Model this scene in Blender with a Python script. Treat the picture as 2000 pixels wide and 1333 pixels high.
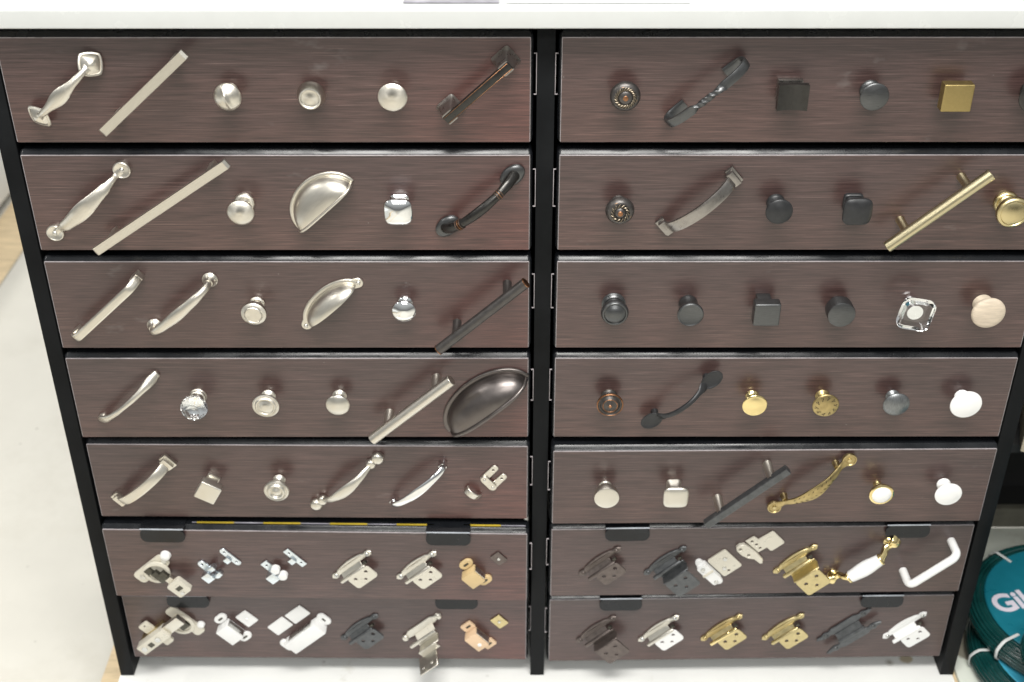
import bpy, bmesh, math, random
from mathutils import Matrix, Vector
from math import pi, sin, cos, radians as rad

random.seed(7)
scn = bpy.context.scene
for o in list(bpy.data.objects):
    bpy.data.objects.remove(o, do_unlink=True)
COL = scn.collection

# ------------------------------------------------------------------ camera
cam_d = bpy.data.cameras.new('camera')
cam = bpy.data.objects.new('camera', cam_d)
COL.objects.link(cam)
scn.camera = cam
cam.location = (-0.0358, -1.2413, 0.4269)
cam.rotation_euler = (rad(90) - 0.56343, 0.0, -0.00107)
cam_d.sensor_width = 36.0
cam_d.lens = 2507.2 / 2000 * 36.0
cam_d.clip_start = 0.01
cam_d.clip_end = 60
cam_d.dof.use_dof = True
cam_d.dof.focus_distance = 1.37
cam_d.dof.aperture_fstop = 5.6

# ------------------------------------------------------------------ ambient light of the shop and its ceiling lamps
wd = bpy.data.worlds.new('World')
scn.world = wd
wd.use_nodes = True
wn = wd.node_tree
bg = wn.nodes['Background']
tc = wn.nodes.new('ShaderNodeTexCoord')
sx = wn.nodes.new('ShaderNodeSeparateXYZ')
wn.links.new(tc.outputs['Generated'], sx.inputs[0])
cr = wn.nodes.new('ShaderNodeValToRGB')
wn.links.new(sx.outputs['Z'], cr.inputs[0])
cr.color_ramp.elements[0].position = 0.0
cr.color_ramp.elements[0].color = (0.30, 0.30, 0.29, 1)
cr.color_ramp.elements[1].position = 0.45
cr.color_ramp.elements[1].color = (0.80, 0.82, 0.82, 1)
wn.links.new(cr.outputs[0], bg.inputs['Color'])
bg.inputs['Strength'].default_value = 0.45


def area(name, loc, sx_, sy_, power, col=(1, 0.98, 0.94), rot=(0, 0, 0)):
    l = bpy.data.lights.new(name, 'AREA')
    l.shape = 'RECTANGLE'
    l.size, l.size_y, l.energy, l.color = sx_, sy_, power, col
    o = bpy.data.objects.new(name, l)
    o.location = loc
    o.rotation_euler = rot
    COL.objects.link(o)
    return o


area('ceiling_lamp', (0.0, -0.95, 1.75), 1.5, 0.60, 50)
area('ceiling_lamp', (0.0, -2.7, 1.85), 1.8, 0.55, 46)
area('ceiling_lamp', (-2.6, 0.2, 1.85), 0.30, 2.4, 30)
area('ceiling_lamp', (0.1, 1.2, 1.85), 2.4, 0.30, 30)

scn.render.engine = 'CYCLES'
cy = scn.cycles
cy.max_bounces, cy.diffuse_bounces, cy.glossy_bounces, cy.transmission_bounces = 8, 3, 4, 8
cy.caustics_refractive = False
scn.view_settings.view_transform = 'Standard'
scn.view_settings.look = 'None'
scn.view_settings.gamma = 1.0
scn.view_settings.exposure = 0.45
scn.view_settings.use_curve_mapping = False


# ------------------------------------------------------------------ materials
def N(nt, typ, **kw):
    n = nt.nodes.new(typ)
    for k, v in kw.items():
        if k in n.inputs:
            n.inputs[k].default_value = v
        else:
            setattr(n, k, v)
    return n


def new_mat(name):
    m = bpy.data.materials.new(name)
    m.use_nodes = True
    return m, m.node_tree, m.node_tree.nodes['Principled BSDF']


def ramp(nt, src, stops):
    r = nt.nodes.new('ShaderNodeValToRGB')
    e = r.color_ramp.elements
    while len(e) < len(stops):
        e.new(0.5)
    for el, (p, c) in zip(e, stops):
        el.position = p
        el.color = (*c, 1) if len(c) == 3 else c
    nt.links.new(src, r.inputs[0])
    return r.outputs[0]


def coords(nt, scale=(1, 1, 1), vary=True):
    t = N(nt, 'ShaderNodeTexCoord')
    mp = N(nt, 'ShaderNodeMapping')
    mp.inputs['Scale'].default_value = scale
    if vary:
        oi = N(nt, 'ShaderNodeObjectInfo')
        mu = N(nt, 'ShaderNodeMath', operation='MULTIPLY')
        mu.inputs[1].default_value = 37.0
        nt.links.new(oi.outputs['Random'], mu.inputs[0])
        ad = N(nt, 'ShaderNodeVectorMath', operation='ADD')
        nt.links.new(t.outputs['Object'], ad.inputs[0])
        nt.links.new(mu.outputs[0], ad.inputs[1])
        nt.links.new(ad.outputs[0], mp.inputs[0])
    else:
        nt.links.new(t.outputs['Object'], mp.inputs[0])
    return mp.outputs[0]


def noise(nt, vec, scale, detail=4, rough=0.6):
    n = N(nt, 'ShaderNodeTexNoise')
    n.inputs['Scale'].default_value = scale
    n.inputs['Detail'].default_value = detail
    n.inputs['Roughness'].default_value = rough
    nt.links.new(vec, n.inputs['Vector'])
    return n.outputs['Fac']


def bump(nt, b, h, strength, dist=0.0005):
    bn = N(nt, 'ShaderNodeBump')
    bn.inputs['Strength'].default_value = strength
    bn.inputs['Distance'].default_value = dist
    nt.links.new(h, bn.inputs['Height'])
    nt.links.new(bn.outputs[0], b.inputs['Normal'])


def lerp3(a, k):
    return tuple(max(0, min(1, v * k)) for v in a)


def simple(name, col, metallic=0.0, rough=0.4, var=0.12, rvar=0.08, scale=60, stretch=(1, 1, 1), wear=None,
           coat=0.0, aniso=0.0, bmp=0.0, spec=0.5, wear_at=(0.53, 0.60)):
    m, nt, b = new_mat(name)
    v = coords(nt, stretch)
    n = noise(nt, v, scale)
    c = ramp(nt, n, [(0.25, lerp3(col, 1 - var)), (0.75, lerp3(col, 1 + var))])
    if wear:
        g = N(nt, 'ShaderNodeNewGeometry')
        f = ramp(nt, g.outputs['Pointiness'], [(wear_at[0], (0, 0, 0)), (wear_at[1], (1, 1, 1))])
        mx = N(nt, 'ShaderNodeMix', data_type='RGBA')
        nt.links.new(f, mx.inputs['Factor'])
        nt.links.new(c, mx.inputs[6])
        mx.inputs[7].default_value = (*wear, 1)
        c = mx.outputs[2]
    nt.links.new(c, b.inputs['Base Color'])
    r = ramp(nt, n, [(0.2, (rough - rvar,) * 3), (0.8, (rough + rvar,) * 3)])
    nt.links.new(r, b.inputs['Roughness'])
    b.inputs['Metallic'].default_value = metallic
    b.inputs['Coat Weight'].default_value = coat
    b.inputs['Coat Roughness'].default_value = 0.08
    b.inputs['Specular IOR Level'].default_value = spec
    if aniso:
        b.inputs['Anisotropic'].default_value = aniso
        tg = N(nt, 'ShaderNodeTangent', direction_type='RADIAL', axis='Z')
        nt.links.new(tg.outputs[0], b.inputs['Tangent'])
    if bmp:
        bump(nt, b, n, bmp)
    return m


MAT = {}
NI = (0.71, 0.675, 0.60)
MAT['nickel'] = simple('brushed_nickel', NI, 1, 0.36, var=0.07, scale=40, stretch=(3, 40, 40))
MAT['nickel_turned'] = simple('turned_nickel', (0.70, 0.665, 0.59), 1, 0.35, var=0.05, aniso=0.7, scale=90)
MAT['satin'] = simple('satin_nickel', (0.70, 0.67, 0.60), 1, 0.36, var=0.04)
MAT['chrome'] = simple('polished_chrome', (0.86, 0.87, 0.87), 1, 0.05, var=0.01, rvar=0.01)
MAT['zinc'] = simple('zinc_plate', (0.74, 0.80, 0.84), 1, 0.30, var=0.08, scale=200)
MAT['bronze'] = simple('oil_rubbed_bronze', (0.085, 0.078, 0.074), 0.75, 0.36, var=0.25, wear=(0.30, 0.16, 0.09), scale=120, wear_at=(0.55, 0.64))
MAT['bronze_plain'] = simple('plain_bronze', (0.33, 0.31, 0.29), 0.95, 0.30, var=0.18, scale=120)
MAT['bronze_dark'] = simple('blackened_bronze', (0.06, 0.058, 0.055), 0.85, 0.30, var=0.18, scale=120)
MAT['rope'] = simple('worn_rope_bronze', (0.24, 0.20, 0.15), 1, 0.34, var=0.3, scale=300)
MAT['bronze_soft'] = simple('dark_bronze', (0.105, 0.098, 0.094), 0.8, 0.38, var=0.2, wear=(0.38, 0.24, 0.15), scale=120, wear_at=(0.56, 0.66))
MAT['cup_bronze'] = simple('satin_cup_bronze', (0.17, 0.152, 0.145), 0.95, 0.34, var=0.1, scale=90)
MAT['copper'] = simple('worn_copper', (0.34, 0.17, 0.09), 1, 0.35, var=0.25, scale=300)
MAT['pewter'] = simple('dark_pewter', (0.115, 0.118, 0.12), 0.85, 0.33, var=0.15, scale=120, stretch=(1, 12, 1))
MAT['pewter_light'] = simple('weathered_pewter', (0.22, 0.23, 0.235), 0.9, 0.38, var=0.35, scale=220, stretch=(8, 1, 1))
MAT['black'] = simple('satin_black_metal', (0.030, 0.031, 0.033), 0.3, 0.38, var=0.2, scale=150)
MAT['gunmetal'] = simple('gunmetal_plate', (0.12, 0.125, 0.13), 0.8, 0.4, var=0.25, scale=150)
MAT['brown_metal'] = simple('statuary_bronze_plate', (0.15, 0.125, 0.115), 0.8, 0.38, var=0.25, scale=150)
MAT['gold'] = simple('satin_brass', (0.66, 0.585, 0.38), 1, 0.30, var=0.04, scale=40, stretch=(3, 40, 40))
MAT['gold_turned'] = simple('turned_brass', (0.64, 0.54, 0.30), 1, 0.30, var=0.04, aniso=0.6, scale=90)
MAT['brass_matte'] = simple('brushed_gold', (0.42, 0.325, 0.14), 1, 0.46, var=0.08, scale=500, bmp=0.05)
MAT['brass'] = simple('polished_brass', (0.88, 0.72, 0.36), 1, 0.09, var=0.03, rvar=0.03)
MAT['antique'] = simple('antique_brass', (0.46, 0.36, 0.17), 1, 0.36, var=0.22, scale=160, wear=(0.70, 0.58, 0.32), wear_at=(0.54, 0.64))
MAT['brass_plate'] = simple('light_brass_plate', (0.62, 0.52, 0.28), 1, 0.36, var=0.12, scale=160)
MAT['groove'] = simple('dark_groove', (0.05, 0.04, 0.025), 0.4, 0.6)
MAT['white'] = simple('white_enamel', (0.82, 0.82, 0.81), 0, 0.22, var=0.02, coat=0.3)
MAT['ceramic'] = simple('white_ceramic', (0.86, 0.86, 0.85), 0, 0.10, var=0.015, coat=0.6)
MAT['white_plastic'] = simple('white_plastic', (0.80, 0.80, 0.79), 0, 0.4, var=0.03)
MAT['ivory'] = simple('almond_enamel', (0.64, 0.605, 0.515), 0.15, 0.30, var=0.03)
MAT['tan_plastic'] = simple('tan_plastic', (0.62, 0.46, 0.24), 0, 0.42, var=0.06)
MAT['peach_plastic'] = simple('peach_plastic', (0.72, 0.52, 0.34), 0, 0.45, var=0.06)
MAT['steel'] = simple('screw_steel', (0.62, 0.62, 0.60), 1, 0.28, var=0.1)
MAT['dark_steel'] = simple('dark_steel', (0.10, 0.095, 0.08), 0.9, 0.42, var=0.3, scale=300)
MAT['bezel'] = simple('black_plastic', (0.009, 0.010, 0.012), 0, 0.24, var=0.3, rvar=0.15, scale=26, stretch=(1, 1, 1), coat=0.0, spec=0.38)
MAT['post'] = simple('black_laminate', (0.0075, 0.0082, 0.009), 0, 0.48, var=0.4, rvar=0.12, scale=14, spec=0.10)
MAT['trim'] = simple('lit_edge_band', (0.36, 0.33, 0.34), 0, 0.30, var=0.25, scale=70, stretch=(1, 1, 1))  # pale colour paints the light caught along the panel edges
MAT['tab_trim'] = simple('tab_edge_gloss', (0.42, 0.45, 0.50), 0, 0.25, var=0.2)
MAT['brochure'] = simple('brochure_print', (0.30, 0.29, 0.33), 0, 0.35, var=0.5, scale=30)
MAT['yellow'] = simple('yellow_print', (0.50, 0.36, 0.03), 0, 0.5)
MAT['paper'] = simple('white_paper', (0.80, 0.80, 0.80), 0, 0.6, var=0.01)
MAT['shadow_black'] = simple('bay_shade_black', (0.008, 0.008, 0.008), 0, 0.7)  # shade inside the shelf bay, put into the colour as near-black
MAT['tan_wood'] = simple('tan_wood', (0.62, 0.49, 0.31), 0, 0.6, var=0.25, scale=16, stretch=(1, 6, 1))
MAT['carton'] = simple('cream_carton', (0.66, 0.58, 0.44), 0, 0.6, var=0.08)
MAT['olive'] = simple('olive_metal', (0.13, 0.125, 0.10), 0.2, 0.5, var=0.2)
MAT['teal_label'] = simple('teal_label', (0.009, 0.155, 0.21), 0, 0.32, var=0.06)
MAT['blue_label'] = simple('blue_label', (0.06, 0.40, 0.58), 0, 0.32, var=0.06)
MAT['letter'] = simple('letter_white', (0.66, 0.62, 0.70), 0, 0.4, var=0.02)
MAT['strap'] = simple('white_strap', (0.62, 0.64, 0.63), 0, 0.4, var=0.05)
MAT['hose'] = simple('green_hose', (0.004, 0.040, 0.038), 0, 0.2, var=0.6, scale=14, coat=0.6)
MAT['wood_knob'] = simple('raw_maple', (0.60, 0.51, 0.40), 0, 0.55, var=0.22, scale=40, stretch=(1.2, 7, 1.2))
MAT['quartz'] = simple('white_quartz', (0.575, 0.59, 0.58), 0, 0.25, var=0.04, scale=22)

# engraved antique brass: dark flecks in the metal
def glass(name, col, rough=0.02):
    m, nt, b = new_mat(name)
    b.inputs['Base Color'].default_value = (*col, 1)
    b.inputs['Transmission Weight'].default_value = 1
    b.inputs['Roughness'].default_value = rough
    b.inputs['IOR'].default_value = 1.5
    return m


MAT['crystal'] = glass('clear_crystal', (0.98, 0.99, 1.0))
MAT['smoke'] = glass('smoky_plastic', (0.10, 0.11, 0.12), 0.12)


def wood_panel(name, red):
    m, nt, b = new_mat(name)
    v1 = coords(nt, (0.6, 1, 130))
    g1 = noise(nt, v1, 5.0, 6, 0.7)
    v2 = coords(nt, (4.0, 1, 300))
    g2 = noise(nt, v2, 3.2, 5, 0.7)
    v3 = coords(nt, (1.2, 1, 4))
    g3 = noise(nt, v3, 2.2, 3, 0.5)
    c1 = ramp(nt, g1, [(0.28, (0.049, 0.0285, 0.0258)), (0.50, (0.066, 0.0395, 0.0355)), (0.72, (0.084, 0.0515, 0.0460))])
    hi = ramp(nt, g2, [(0.56, (0, 0, 0)), (0.76, (0.62, 0.62, 0.62))])
    mx = N(nt, 'ShaderNodeMix', data_type='RGBA')
    nt.links.new(hi, mx.inputs['Factor'])
    nt.links.new(c1, mx.inputs[6])
    mx.inputs[7].default_value = (0.205, 0.145, 0.128, 1)
    g7 = noise(nt, coords(nt, (9, 1, 400)), 3.2, 2, 0.5)
    fin = ramp(nt, g7, [(0.3, (0.55, 0.55, 0.55)), (0.7, (1.42, 1.42, 1.42))])
    mf = N(nt, 'ShaderNodeMix', data_type='RGBA', blend_type='MULTIPLY')
    mf.inputs['Factor'].default_value = 1
    nt.links.new(mx.outputs[2], mf.inputs[6])
    nt.links.new(fin, mf.inputs[7])
    mx = mf
    lo = ramp(nt, g3, [(0.3, (0.86, 0.86, 0.88)), (0.7, (1.12, 1.05, 1.03))])
    mu = N(nt, 'ShaderNodeMix', data_type='RGBA', blend_type='MULTIPLY')
    mu.inputs['Factor'].default_value = 1
    nt.links.new(mx.outputs[2], mu.inputs[6])
    nt.links.new(lo, mu.inputs[7])
    # tone goes greyer and darker upwards; with red set, redder at the lower right
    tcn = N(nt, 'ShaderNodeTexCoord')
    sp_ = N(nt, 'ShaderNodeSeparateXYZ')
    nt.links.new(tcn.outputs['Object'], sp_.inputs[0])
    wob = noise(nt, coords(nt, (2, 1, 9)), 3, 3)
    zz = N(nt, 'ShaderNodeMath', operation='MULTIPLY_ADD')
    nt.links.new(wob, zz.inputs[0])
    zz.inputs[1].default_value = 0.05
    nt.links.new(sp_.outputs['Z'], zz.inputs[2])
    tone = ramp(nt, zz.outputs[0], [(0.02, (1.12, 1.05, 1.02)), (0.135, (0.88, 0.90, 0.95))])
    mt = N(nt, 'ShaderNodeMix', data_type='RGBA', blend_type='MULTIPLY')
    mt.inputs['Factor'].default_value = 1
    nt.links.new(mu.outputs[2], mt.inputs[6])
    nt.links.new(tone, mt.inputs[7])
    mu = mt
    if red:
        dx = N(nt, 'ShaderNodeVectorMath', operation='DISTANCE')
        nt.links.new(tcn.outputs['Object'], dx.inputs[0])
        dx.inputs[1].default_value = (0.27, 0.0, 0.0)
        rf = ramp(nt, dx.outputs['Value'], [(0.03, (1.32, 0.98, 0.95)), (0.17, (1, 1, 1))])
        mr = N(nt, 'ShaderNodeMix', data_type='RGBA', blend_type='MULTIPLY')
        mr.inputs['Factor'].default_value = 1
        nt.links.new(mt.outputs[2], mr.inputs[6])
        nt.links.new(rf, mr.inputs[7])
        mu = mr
    # dust specks and rubbed smears
    v4 = coords(nt, (1, 1, 1))
    vo = N(nt, 'ShaderNodeTexVoronoi')
    vo.inputs['Scale'].default_value = 38
    nt.links.new(v4, vo.inputs['Vector'])
    sp = ramp(nt, vo.outputs['Distance'], [(0.0, (1, 1, 1)), (0.028, (0, 0, 0))])
    n5 = noise(nt, v4, 21, 1)
    sg = ramp(nt, n5, [(0.60, (0, 0, 0)), (0.63, (1, 1, 1))])
    sm = N(nt, 'ShaderNodeMath', operation='MULTIPLY')
    nt.links.new(sp, sm.inputs[0])
    nt.links.new(sg, sm.inputs[1])
    v6 = coords(nt, (1, 1, 2.2))
    n6 = noise(nt, v6, 10, 4, 0.7)
    s6 = ramp(nt, n6, [(0.66, (0, 0, 0)), (0.80, (0.28, 0.28, 0.28))])
    ad = N(nt, 'ShaderNodeMath', operation='MAXIMUM')
    nt.links.new(sm.outputs[0], ad.inputs[0])
    nt.links.new(s6, ad.inputs[1])
    m2 = N(nt, 'ShaderNodeMix', data_type='RGBA')
    nt.links.new(ad.outputs[0], m2.inputs['Factor'])
    nt.links.new(mu.outputs[2], m2.inputs[6])
    m2.inputs[7].default_value = (0.34, 0.325, 0.315, 1)
    nt.links.new(m2.outputs[2], b.inputs['Base Color'])
    r = ramp(nt, n6, [(0.3, (0.28, 0.28, 0.28)), (0.75, (0.40, 0.40, 0.40))])
    nt.links.new(r, b.inputs['Roughness'])
    b.inputs['Specular IOR Level'].default_value = 0.8
    bump(nt, b, g2, 0.12, 0.0004)
    return m


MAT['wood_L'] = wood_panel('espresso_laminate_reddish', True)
MAT['wood_R'] = wood_panel('espresso_laminate', False)


def floor_mat(name, base, spots, lo=0.62, hi=0.72, scale=5, rough=0.5, blot=None):
    m, nt, b = new_mat(name)
    v = coords(nt, (1, 1, 1), vary=False)
    n1 = noise(nt, v, 3.0, 5, 0.6)
    c = ramp(nt, n1, [(0.3, lerp3(base, 0.93)), (0.7, lerp3(base, 1.06))])
    n2 = noise(nt, v, scale, 6, 0.72)
    f = ramp(nt, n2, [(lo, (0, 0, 0)), (hi, (0.75, 0.75, 0.75))])
    mx = N(nt, 'ShaderNodeMix', data_type='RGBA')
    nt.links.new(f, mx.inputs['Factor'])
    nt.links.new(c, mx.inputs[6])
    mx.inputs[7].default_value = (*spots, 1)
    vo = N(nt, 'ShaderNodeTexVoronoi')
    vo.inputs['Scale'].default_value = 26
    nt.links.new(v, vo.inputs['Vector'])
    sp = ramp(nt, vo.outputs['Distance'], [(0.03, (0.5, 0.5, 0.5)), (0.10, (0, 0, 0))])
    n3 = noise(nt, v, 9, 2)
    sg = ramp(nt, n3, [(0.52, (0, 0, 0)), (0.60, (1, 1, 1))])
    sm = N(nt, 'ShaderNodeMath', operation='MULTIPLY')
    nt.links.new(sp, sm.inputs[0])
    nt.links.new(sg, sm.inputs[1])
    m2 = N(nt, 'ShaderNodeMix', data_type='RGBA')
    nt.links.new(sm.outputs[0], m2.inputs['Factor'])
    nt.links.new(mx.outputs[2], m2.inputs[6])
    m2.inputs[7].default_value = (0.16, 0.14, 0.11, 1)
    res = m2.outputs[2]
    for (cx, cy, r0, col) in blot or ():
        ds = N(nt, 'ShaderNodeVectorMath', operation='DISTANCE')
        nt.links.new(v, ds.inputs[0])
        ds.inputs[1].default_value = (cx, cy, 0)
        nn = noise(nt, v, 28, 4, 0.6)
        ma = N(nt, 'ShaderNodeMath', operation='MULTIPLY_ADD')
        nt.links.new(nn, ma.inputs[0])
        ma.inputs[1].default_value = r0 * 1.6
        nt.links.new(ds.outputs['Value'], ma.inputs[2])
        fb = ramp(nt, ma.outputs[0], [(r0 * 1.5, (0.85, 0.85, 0.85)), (r0 * 1.6, (0, 0, 0))])
        m3 = N(nt, 'ShaderNodeMix', data_type='RGBA')
        nt.links.new(fb, m3.inputs['Factor'])
        nt.links.new(res, m3.inputs[6])
        m3.inputs[7].default_value = (*col, 1)
        res = m3.outputs[2]
    nt.links.new(res, b.inputs['Base Color'])
    b.inputs['Roughness'].default_value = rough
    return m


MAT['floor'] = floor_mat('worn_vinyl_floor', (0.62, 0.60, 0.54), (0.53, 0.505, 0.44), 0.50, 0.74, 3.2, 0.42)
MAT['deck'] = floor_mat('white_painted_deck', (0.82, 0.825, 0.80), (0.52, 0.50, 0.43), 0.60, 0.74, 9, 0.5, [(0.515, 0.035, 0.012, (0.46, 0.38, 0.24)), (0.49, 0.028, 0.005, (0.26, 0.24, 0.18))])
MAT['deck_stained'] = floor_mat('stained_deck', (0.62, 0.65, 0.58), (0.40, 0.38, 0.31), 0.58, 0.70, 7.5, 0.5, [(0.605, 0.062, 0.042, (0.16, 0.135, 0.095))])
MAT['fixture'] = floor_mat('scuffed_white_metal', (0.70, 0.72, 0.72), (0.42, 0.47, 0.47), 0.58, 0.68, 6, 0.4)


# ------------------------------------------------------------------ mesh builder (millimetres inside, metres out)
class B:
    def __init__(self):
        self.v, self.f = [], []

    def add(self, vs, fs, mat=None):
        k = len(self.v)
        if mat is not None:
            vs = [tuple(mat @ Vector(p)) for p in vs]
        self.v += [tuple(p) for p in vs]
        self.f += [tuple(i + k for i in f) for f in fs]
        return self

    def bm(self, bm, mat=None):
        bm.verts.index_update()
        self.add([v.co[:] for v in bm.verts], [[v.index for v in f.verts] for f in bm.faces], mat)
        bm.free()
        return self

    def lathe(self, prof, seg=44, shape=None, mat=None, turn=0.0):
        vs, fs, rings = [], [], []
        for r, z in prof:
            if r < 1e-4:
                rings.append([len(vs)])
                vs.append((0, 0, z))
            else:
                ring = []
                for k in range(seg):
                    a = 2 * pi * k / seg + turn
                    s = r * (shape(a - turn) if shape else 1)
                    ring.append(len(vs))
                    vs.append((s * cos(a), s * sin(a), z))
                rings.append(ring)
        for A, C in zip(rings, rings[1:]):
            for k in range(seg):
                k2 = (k + 1) % seg
                if len(A) == 1 and len(C) == 1:
                    continue
                if len(A) == 1:
                    fs.append((A[0], C[k2], C[k])[::-1])
                elif len(C) == 1:
                    fs.append((A[k], A[k2], C[0]))
                else:
                    fs.append((A[k], A[k2], C[k2], C[k]))
        return self.add(vs, fs, mat)

    def box(self, x0, x1, y0, y1, z0, z1, bev=0.6, seg=2, mat=None):
        b = bmesh.new()
        bmesh.ops.create_cube(b, size=1)
        for v in b.verts:
            v.co = ((x0 + x1) / 2 + v.co.x * (x1 - x0), (y0 + y1) / 2 + v.co.y * (y1 - y0), (z0 + z1) / 2 + v.co.z * (z1 - z0))
        if bev:
            bmesh.ops.bevel(b, geom=b.edges[:], offset=bev, segments=seg, profile=0.6, affect='EDGES')
        return self.bm(b, mat)

    def plate(self, outline, z0, z1, holes=(), bev=0.4, mat=None, bseg=1):
        b = bmesh.new()
        loops = [outline] + [[(hx + hr * cos(-2 * pi * k / 14), hy + hr * sin(-2 * pi * k / 14)) for k in range(14)] for hx, hy, hr in holes]
        es = []
        for lp in loops:
            vs = [b.verts.new((x, y, z0)) for x, y in lp]
            es += [b.edges.new((vs[i], vs[(i + 1) % len(vs)])) for i in range(len(vs))]
        bmesh.ops.triangle_fill(b, edges=es, use_beauty=True)
        bmesh.ops.recalc_face_normals(b, faces=b.faces[:])
        for f in b.faces:
            if f.normal.z > 0:
                f.normal_flip()
        r = bmesh.ops.extrude_face_region(b, geom=b.faces[:])
        top = [g for g in r['geom'] if isinstance(g, bmesh.types.BMVert)]
        for v in top:
            v.co.z = z1
        bmesh.ops.recalc_face_normals(b, faces=b.faces[:])
        if bev:
            ee = [e for e in b.edges if len(e.link_faces) == 2 and e.calc_face_angle(0) > 0.9 and abs(e.verts[0].co.z - z1) < 1e-6 and abs(e.verts[1].co.z - z1) < 1e-6]
            try:
                bmesh.ops.bevel(b, geom=ee, offset=bev, segments=bseg, profile=0.5, affect='EDGES', clamp_overlap=True)
            except Exception:
                pass
        return self.bm(b, mat)

    def loft(self, loops, mat=None):
        n = len(loops[0][0])
        vs = [(x, y, z) for lp, z in loops for x, y in lp]
        fs = [tuple(range(n))[::-1], tuple((len(loops) - 1) * n + k for k in range(n))]
        for j in range(len(loops) - 1):
            for k in range(n):
                k2 = (k + 1) % n
                fs.append((j * n + k, j * n + k2, (j + 1) * n + k2, (j + 1) * n + k))
        return self.add(vs, fs, mat)

    def sweep(self, path, sec, n=14, mat=None, caps=True):
        """path: (x,z) points in the plane y=0; sec(t)->(half y, half normal, exponent, twist)"""
        m = len(path)
        L = [0]
        for a, c in zip(path, path[1:]):
            L.append(L[-1] + math.hypot(c[0] - a[0], c[1] - a[1]))
        vs, fs = [], []
        for i, p in enumerate(path):
            a, c = path[max(0, i - 1)], path[min(m - 1, i + 1)]
            tx, tz = c[0] - a[0], c[1] - a[1]
            l = math.hypot(tx, tz) or 1
            nx, nz = -tz / l, tx / l
            s = sec(L[i] / L[-1])
            s = list(s) + ([2, 0] if len(s) == 2 else [0] if len(s) == 3 else [])
            hy, hn, e, tw = s
            for k in range(n):
                th = 2 * pi * k / n + pi / n
                cy, cn = cos(th), sin(th)
                q = (abs(cy) ** e + abs(cn) ** e) ** (-1 / e)
                u, w = hy * cy * q, hn * cn * q
                if tw:
                    u, w = u * cos(tw) - w * sin(tw), u * sin(tw) + w * cos(tw)
                vs.append((p[0] + nx * w, u, p[1] + nz * w))
        for i in range(m - 1):
            for k in range(n):
                k2 = (k + 1) % n
                fs.append((i * n + k, i * n + k2, (i + 1) * n + k2, (i + 1) * n + k))
        if caps:
            fs.append(tuple(range(n))[::-1])
            fs.append(tuple((m - 1) * n + k for k in range(n)))
        return self.add(vs, fs, mat)


def spl(pts, k=6):
    """Catmull-Rom through the points"""
    P = [pts[0]] + list(pts) + [pts[-1]]
    out = []
    for i in range(1, len(P) - 2):
        p0, p1, p2, p3 = P[i - 1:i + 3]
        for s in range(k):
            t = s / k
            out.append(tuple(0.5 * (2 * b_ + (c_ - a_) * t + (2 * a_ - 5 * b_ + 4 * c_ - d_) * t * t + (3 * b_ - a_ - 3 * c_ + d_) * t ** 3)
                             for a_, b_, c_, d_ in zip(p0, p1, p2, p3)))
    out.append(tuple(pts[-1]))
    return out


def interp(tab):
    def f(t):
        for (t0, *a), (t1, *c) in zip(tab, tab[1:]):
            if t <= t1:
                k = (t - t0) / (t1 - t0) if t1 > t0 else 0
                k = k * k * (3 - 2 * k)
                return tuple(x + (y - x) * k for x, y in zip(a, c))
        return tuple(tab[-1][1:])
    return f


def sq(n):
    return lambda a: (abs(cos(a)) ** n + abs(sin(a)) ** n) ** (-1 / n)


def rrect(x0, x1, y0, y1, r, k=5):
    out = []
    for cx, cy, a0 in ((x1 - r, y1 - r, 0), (x0 + r, y1 - r, 90), (x0 + r, y0 + r, 180), (x1 - r, y0 + r, 270)):
        for i in range(k + 1):
            a = rad(a0 + 90 * i / k)
            out.append((cx + r * cos(a), cy + r * sin(a)))
    return out


def capsule(x0, y0, x1, y1, r, k=7):
    a = math.atan2(y1 - y0, x1 - x0)
    out = []
    for i in range(k + 1):
        t = a - pi / 2 + pi * i / k
        out.append((x1 + r * cos(t), y1 + r * sin(t)))
    for i in range(k + 1):
        t = a + pi / 2 + pi * i / k
        out.append((x0 + r * cos(t), y0 + r * sin(t)))
    return out


def T(x=0, y=0, z=0, rx=0, ry=0, rz=0):
    return Matrix.Translation((x, y, z)) @ Matrix.Rotation(rz, 4, 'Z') @ Matrix.Rotation(ry, 4, 'Y') @ Matrix.Rotation(rx, 4, 'X')


def obj(name, b, mat, parent=None, scale=0.001, ang=38):
    me = bpy.data.meshes.new(name)
    me.from_pydata([(x * scale, y * scale, z * scale) for x, y, z in b.v], [], b.f)
    me.validate()
    bb = bmesh.new()
    bb.from_mesh(me)
    bmesh.ops.recalc_face_normals(bb, faces=bb.faces[:])
    bb.to_mesh(me)
    bb.free()
    for p in me.polygons:
        p.use_smooth = True
    me.set_sharp_from_angle(angle=rad(ang))
    me.materials.append(MAT[mat] if isinstance(mat, str) else mat)
    o = bpy.data.objects.new(name, me)
    COL.objects.link(o)
    if parent:
        o.parent = parent
    return o


def empty(name, loc=(0, 0, 0), rot=(0, 0, 0), label=None, cat=None, group=None):
    o = bpy.data.objects.new(name, None)
    o.empty_display_size = 0.01
    COL.objects.link(o)
    o.location = loc
    o.rotation_euler = rot
    if label:
        o['label'] = label
        o['category'] = cat
    if group:
        o['group'] = group
    return o


def struct(o):
    o['kind'] = 'structure'
    return o


def tag(o, label, cat, group=None):
    o['label'], o['category'] = label, cat
    if group:
        o['group'] = group
    return o


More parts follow.
